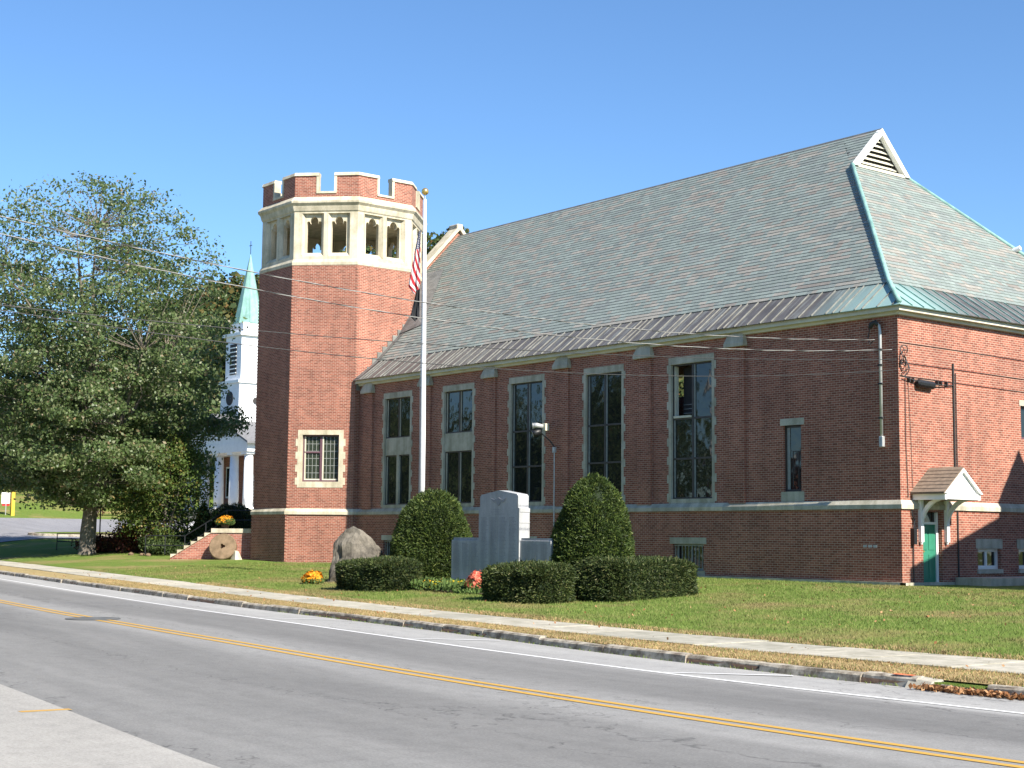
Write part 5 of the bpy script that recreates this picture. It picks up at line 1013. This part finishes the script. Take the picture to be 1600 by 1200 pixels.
# wooded hill
def hdir(u): a = (u - 800) / 2338.7; d = np.array([-.7824, .6228]) + a * np.array([.6228, .7824]); return d
us = np.linspace(-700, 2300, 90); ds = np.linspace(150, 420, 28); hc = np.interp(us, [-700, -100, 150, 280, 345, 400, 700, 1100, 2300], [10, 14, 22, 34, 38, 39, 47, 46, 25]); V_ = []
def hillz(u, d): k = np.clip((d - 150) / 125, 0, 1); k2 = np.clip((d - 290) / 130, 0, 1); return 4 + (np.interp(u, us, hc) - 4) * (k * k * (3 - 2 * k)) * (1 - .35 * k2)
for d in ds:
    for u in us: dv = hdir(u); V_.append((29.29 + dv[0] * d, -38.97 + dv[1] * d, float(hillz(u, d)) + 1.5 * math.sin(u * .03 + d * .05)))
n = len(us); me = bpy.data.meshes.new('hill'); me.from_pydata(V_, [], [(j * n + i, j * n + i + 1, (j + 1) * n + i + 1, (j + 1) * n + i) for j in range(len(ds) - 1) for i in range(n - 1)]); me.update(); me.materials.append(mat('forest_floor', (.05, .06, .025), .95, .3, .1)); me.shade_smooth(); o = link('hill', me); o['kind'] = 'structure'
r = np.random.default_rng(5); Q = []
for i in range(1500):
    u = r.uniform(-300, 1250) if i % 4 else r.uniform(150, 760); d = r.uniform(165, 300); dv = hdir(u); b0 = np.array([29.29 + dv[0] * d, -38.97 + dv[1] * d, float(hillz(u, d))]); H = r.uniform(6, 11); conif = r.uniform() < .3; k = 150; t = r.uniform(0, 1, k)
    rad = (H * .2 * (1 - t) + .2) if conif else H * .30 * np.sqrt(np.clip(1 - (2 * t - 1) ** 2, 0.05, 1)); a = r.uniform(0, 6.28, k); P = b0 + np.stack([rad * np.cos(a), rad * np.sin(a), (H * (.12 + .95 * t)) if conif else H * (.3 + .7 * t)], 1)
    Q.append(leaves(P, unit(np.stack([np.cos(a), np.sin(a), 0 * a + .5], 1)), .36 if conif else .45, .75, .5, r))
o = quads('hillside_woods', np.concatenate(Q), WOODS); tag(o, 'wooded hillside turning to autumn behind the church and tower', 'woods', kind='stuff')

# ------------------------------------------------------------------ the white church
cz = gz(-87.9, 22); ch_ = thing('white_church', 'brick church with white columned portico and green copper spire', 'church', (-87.9, 22, cz)); Z = lambda v: v - cz
CHROOF = mat('church_shingle', (.16, .16, .165), .85, .2, 4)
CLAP = mat('white_clapboard', (.80, .81, .83), .6, .05, 2, bmp=0)
MB().box((-5.9, 3.0, -2), (5.5, 24, Z(8.4))).build('wall', BRICK, ch_)
MB().box((-6.3, -.8, -2), (5.9, 3.0, Z(3.5))).build('portico_floor', STONEG, ch_)
for k in range(5): MB().box((-4.2, -.8 - .35 * (k + 1), -2), (3.8, -.8 - .35 * k, Z(3.5) - .2 * (k + 1))).build('step', STONEG, ch_)
for c in (-5.3, -2.6, 0., 2.7, 5.2): cl = MB().lathe([(.42, Z(3.72)), (.43, Z(4.5)), (.36, Z(8.1))], 18, (c, 0, 0)).build('column', WHITE, ch_, smooth=True); MB().box((c - .5, -.5, Z(3.5)), (c + .5, .5, Z(3.72))).build('column_base', WHITE, cl); MB().box((c - .48, -.48, Z(8.1)), (c + .48, .48, Z(8.3))).build('capital', WHITE, cl)
MB().box((-6.0, -.55, Z(8.3)), (5.9, 3.1, Z(9.05))).build('entablature', WHITE, ch_); MB().plate([(-6.2, Z(9.05)), (6.1, Z(9.05)), (-.05, Z(11.5))], [], FX(-.5), .3).build('pediment', WHITE, ch_)
for s in (-1, 1):
    x0 = -.05; x1 = -.05 + s * 6.5; MB().add([(x0, -.85, Z(11.75)), (x1, -.85, Z(9.12)), (x1, 24.2, Z(9.12)), (x0, 24.2, Z(11.75)), (x0, -.85, Z(11.55)), (x1, -.85, Z(8.95)), (x1, 24.2, Z(8.95)), (x0, 24.2, Z(11.55))], [(0, 1, 2, 3) if s < 0 else (3, 2, 1, 0), (0, 4, 5, 1) if s < 0 else (1, 5, 4, 0), (4, 7, 6, 5) if s < 0 else (5, 6, 7, 4), (1, 5, 6, 2), (2, 6, 7, 3)]).build('roof_slope', CHROOF, ch_)
    MB().box((min(s * 5.75, s * 5.5), 3., Z(7.9)), (max(s * 5.75, s * 5.5), 24, Z(8.9))).build('cornice', WHITE, ch_)
dr_ = MB().box((-.9, 2.9, Z(3.5)), (.9, 2.99, Z(6.0))).build('door', WHITE, ch_); MB().tube([(0, 2.9, Z(6.0)), (0, 2.99, Z(6.0))], .9, 24).build('door_arch', WHITE, dr_); MB().box((-.25, 2.86, Z(4.3)), (.35, 2.9, Z(5.7))).build('door_glass', GLASS, dr_)
for c in (-3.6, 3.6): fr = MB().box((c - .6, 2.88, Z(4.6)), (c + .6, 2.97, Z(7.4))).build('window', WHITE, ch_); MB().box((c - .45, 2.86, Z(4.75)), (c + .45, 2.88, Z(7.25))).build('pane', GLASS, fr)
for k in range(4): yy = 6 + k * 4.6; fr = MB().box((5.5, yy - .7, Z(4.4)), (5.58, yy + .7, Z(7.4))).build('window', WHITE, ch_); MB().box((5.58, yy - .5, Z(4.6)), (5.6, yy + .5, Z(7.2))).build('pane', GLASS, fr)
def stage(x0, y0, w_, z0, z1, nm): return MB().box((x0 - w_ / 2, y0, Z(z0)), (x0 + w_ / 2, y0 + w_, Z(z1))).build(nm, CLAP, ch_)
tw = stage(-.25, .95, 3.35, 9.5, 14.5, 'tower_stage'); MB().box((-2.1, .78, Z(14.5)), (1.6, 4.47, Z(14.75))).build('tower_cornice', WHITE, tw)
for k in range(24): z = Z(10.2 + k * .18); MB().box((-1.94, .935, z), (1.44, .949, z + .02)).build('clapboard_edge', WHITE, tw)
MB().tube([(-.25, .90, Z(13.2)), (-.25, .945, Z(13.2))], .62, 20).build('round_louvre', INTER, tw)
MB().tube([(1.42, 2.6, Z(13.0)), (1.50, 2.6, Z(13.0))], .3, 14).build('side_lamp', INTER, tw)
b2 = stage(-.25, 1.2, 2.85, 14.75, 18.7, 'belfry_stage'); MB().box((-1.95, .95, Z(18.7)), (1.45, 4.3, Z(18.95))).build('tower_cornice', WHITE, b2)
MB().box((-.85, 1.16, Z(15.3)), (.35, 1.199, Z(18.0))).build('louvre', INTER, b2)
for k in range(7): MB().box((-.85, 1.12, Z(15.4 + k * .37)), (.35, 1.159, Z(15.5 + k * .37))).build('louvre_slat', WHITE, b2)
MB().box((1.176, 2.1, Z(15.3)), (1.21, 3.2, Z(18.0))).build('louvre', CLAP, b2)
stage(-.25, 1.45, 2.3, 18.95, 19.9, 'spire_base'); sp_ = MB().lathe([(1.32, Z(19.9)), (1.0, Z(21.4)), (.03, Z(26.2))], 8, (-.25, 2.6, 0), R(22.5)).build('spire', COPPERG, ch_); MB().tube([(-.25, 2.6, Z(26.1)), (-.25, 2.6, Z(27.4))], .03, 5).tube([(-.5, 2.6, Z(27.0)), (0, 2.6, Z(27.0))], .03, 5).build('finial', BLACK, sp_)

# ------------------------------------------------------------------ overhead wires and their pole (just out of frame on the near side)
upx, upy = -2.0, -31.7; up_ = thing('utility_pole', 'wooden utility pole on the near side of the road', 'utility pole', (upx, upy, -.65)); MB().tube([(0, 0, -.3), (0, 0, 10.5)], [.17, .12], 10).build('pole', BARK, up_); MB().box((-.06, -1.2, 9.6), (.06, 1.2, 9.75)).build('crossarm', BARK, up_)
for k in (-1, -.4, .4, 1): MB().lathe([(.03, 9.75), (.05, 9.85), (.03, 9.92)], 8, (0, k * 1.1, 0)).build('insulator', GALV, up_)
for lab, a, b_, sag, r_, tw_ in (('uppermost twisted service cable running to the service mast', (-1.95, -31.5, 8.4), (-.62, -.38, 7.72), .9, .0095, 1), ('second twisted service cable from the top, ending at the brick corner', (-1.95, -31.5, 8.05), (-.05, -.25, 7.36), 1.0, .0095, 1), ('third cable from the top, thin and dark', (-1.95, -31.5, 6.15), (.03, -.12, 7.05), .45, .011, 0), ('lowest thin dark cable crossing the front', (-1.95, -31.5, 6.25), (.03, -.12, 6.72), .85, .011, 0)):
    a, b_ = V3(a), V3(b_); n = 150; t = thing('overhead_wire', lab, 'cable', tuple(b_)); base = [a.lerp(b_, i / n) - V3((0, 0, 4 * sag * (i / n) * (1 - i / n))) - b_ for i in range(n + 1)]; sd2 = V3((1, 0, 0))
    if tw_:
        for ph, m_, nm in ((0, WIREM, 'bare_strand'), (math.pi, RUBBER, 'insulated_strand')): MB().tube([p_ + (sd2 * math.cos(i * .75 + ph) + V3((0, 0, 1)) * math.sin(i * .75 + ph)) * r_ * .8 for i, p_ in enumerate(base)], r_, 5).build(nm, m_, t)
    else: MB().tube(base, r_, 5).build('sheath', RUBBER, t)

# ------------------------------------------------------------------ neighbours out of frame: they shade the end wall and mirror in the glass; some trees are added to cut skylight
nh = thing('neighbour_house', 'grey clapboard house with a steep gabled cross roof east of the hall', 'house', (8.5, -.45, 0)); CLG = mat('grey_clapboard', (.45, .46, .47), .7, .08, 2)
prof_ = [(1.2, -.5), (13.2, -.5), (13.2, 7.2), (8.8, 8.75), (8.3, 9.0), (8.3, 9.45), (7.15, 11.1), (6.0, 9.45), (6.0, 9.0), (5.55, 8.65), (1.2, 7.25)]
MB().plate(prof_, [], FY(6.5), 6.5).build('wall', CLG, nh)
for k, (a, b_) in enumerate((((.9, 7.2), (5.9, 8.9)), ((5.8, 9.35), (7.15, 11.25)), ((8.5, 9.35), (7.15, 11.25)), ((13.5, 7.15), (8.4, 8.9)))): MB().add([(-.04, a[0], a[1]), (6.8, a[0], a[1]), (6.8, b_[0], b_[1]), (-.04, b_[0], b_[1]), (-.04, a[0], a[1] + .08), (6.8, a[0], a[1] + .08), (6.8, b_[0], b_[1] + .08), (-.04, b_[0], b_[1] + .08)], [(0, 3, 2, 1), (4, 5, 6, 7), (0, 1, 5, 4), (2, 3, 7, 6), (1, 2, 6, 5), (3, 0, 4, 7)]).build('roof_slope', SHING, nh)
for z in (1.2, 4.4):
    for yy in (2.6, 5.5, 8.4, 11.2): fr = MB().box((-.06, yy, z), (-.001, yy + 1.0, z + 1.6)).build('window', WHITE, nh); MB().box((-.07, yy + .1, z + .1), (-.06, yy + .9, z + 1.5)).build('pane', GLASS, fr)
for z in (1.2, 4.4):
    for xx in (1.0, 4.2): fr = MB().box((xx, 1.13, z), (xx + 1.1, 1.199, z + 1.6)).build('window', WHITE, nh); MB().box((xx + .1, 1.12, z + .1), (xx + 1.0, 1.13, z + 1.5)).build('pane', GLASS, fr)
for k in range(34): MB().box((0, 1.17, .2 + k * .2), (6.5, 1.199, .218 + k * .2)).build('clapboard_edge', CLG, nh)
for xx in (-.02, 6.38): MB().box((xx, 1.165, -.4), (xx + .14, 1.22, 7.2)).build('corner_board', WHITE, nh)
oh = thing('brick_shop', 'two-storey orange brick shop across the road, mirrored in the hall windows', 'building', (-47, -50, -.6)); MB().box((-5, -10, -.2), (5, 4, 7.5)).build('wall', BRICKP, oh); MB().box((-5.2, 3.8, 7.5), (5.2, 4.25, 8.1)).build('cornice', WHITE, oh); MB().box((-5, -10, 7.5), (5, 3.8, 7.7)).build('roof', DARKM, oh)
for z in (.9, 4.3):
    for xx in (-3.8, -1.2, 1.4): fr = MB().box((xx, 4.0, z), (xx + 1.6, 4.06, z + 2.2)).build('window', WHITE, oh); MB().box((xx + .12, 4.06, z + .12), (xx + 1.48, 4.08, z + 2.08)).build('pane', GLASS, fr)
def copy_tree(o, parent=None):
    c = o.copy(); COL.objects.link(c); c.parent = parent
    for k_ in o.children: copy_tree(k_, c)
    return c
sp0 = None
for i, (px, py, rz, sc) in enumerate(((13, -49, 0, 1.05), (3, -47, 1.2, 1.0), (-8, -48, 2.1, 1.1), (-18, -46, 3.3, .95), (-29, -47, 4.0, 1.05), (-62, -46, 5.1, 1.1), (-74, -42, .6, .95), (-88, -40, 1.7, 1.0), (-103, -34, 2.8, 1.1), (-36, -60, 3.9, 1.25))):  # nearer trees added out of view to block sky and deepen the front wall's shade
    if sp0 is None: sp0 = o = tree('unseen_street_tree', '', (px, py, -.6), [(2.2, 3.2), (4.5, 5.6), (8, 6.2), (12, 4.2), (15, 1)], MAPLE, .3, 150, 80, .32, 70, BARKD, fork=2.2, sig=1.0, grp='street trees on the near side')
    else: o = copy_tree(sp0)
    o.location = (px, py, -.6); o.rotation_euler.z = rz; o.scale = (sc, sc, sc)
    o['label'] = 'unseen leafy street tree across the road from the hall, ' + ('first', 'second', 'third', 'fourth', 'fifth', 'sixth', 'seventh', 'eighth', 'ninth', 'tallest')[i] + (' counted from the camera' if i < 9 else ', behind the row')

# ------------------------------------------------------------------ grass blades and litter
def blades(name, n, xr, yf0, yf1, zf, h, m_, label, near=True, seed=3, wd=.008):
    r = np.random.default_rng(seed); x = r.uniform(*xr, n); k = r.uniform(0, 1, n); y = yf0(x) + (yf1(x) - yf0(x)) * k; z = zf(x, y); t = np.stack([r.normal(0, .45, n), r.normal(0, .45, n), np.ones(n)], 1) * (h * r.uniform(.5, 1.4, n))[:, None]; a = r.uniform(0, 6.28, n); b_ = np.stack([np.cos(a), np.sin(a), 0 * a], 1) * wd
    P = np.stack([x, y, z], 1); o = quads(name, np.stack([P - b_, P + b_, P + t + b_ * .15, P + t - b_ * .15], 1), m_); tag(o, label, 'grass', kind='stuff')
blades('lawn_blades', 260000, (-34, 21), swf, lambda x: 0 * x - .25, lawn, .042, BLADE, 'short green grass of the lawn in front of the hall')
blades('lawn_fringe', 22000, (-20, 24), lambda x: swf(x) - .06, lambda x: swf(x) + .45, lambda x, y: np.maximum(lawn(x, y), zroad(x) + .13), .04, DBLADE, 'dry grass fringe along the inner sidewalk edge', seed=4)
blades('verge_blades', 110000, (-25, 24), lambda x: kerbY(x) + .16, lambda x: swn(x) + .05, lambda x, y: zroad(x) + .13, .034, DBLADE, 'dry tan grass on the verge strip', seed=5)
blades('kerb_weeds', 900, (-5, 24), lambda x: kerbY(x) - .06, lambda x: kerbY(x) + .02, lambda x, y: zroad(x) + 0, .04, BLADE, 'weeds in the gutter along the kerb', seed=6)
P = np.stack([rng.uniform(-34, 22, 900), rng.uniform(-22, -3, 900), np.zeros(900)], 1); P = P[P[:, 1] > kerbY(P[:, 0]) + .2]; P[:, 2] = np.maximum(lawn(P[:, 0], P[:, 1]), zroad(P[:, 0]) + .15) + .045; o = quads('fallen_leaves', leaves(P, np.tile([0, 0, 1.], (len(P), 1)), .03, .7, .5), DRYLEAF); tag(o, 'scattered fallen leaves on the lawn and walk', 'leaves', kind='stuff')
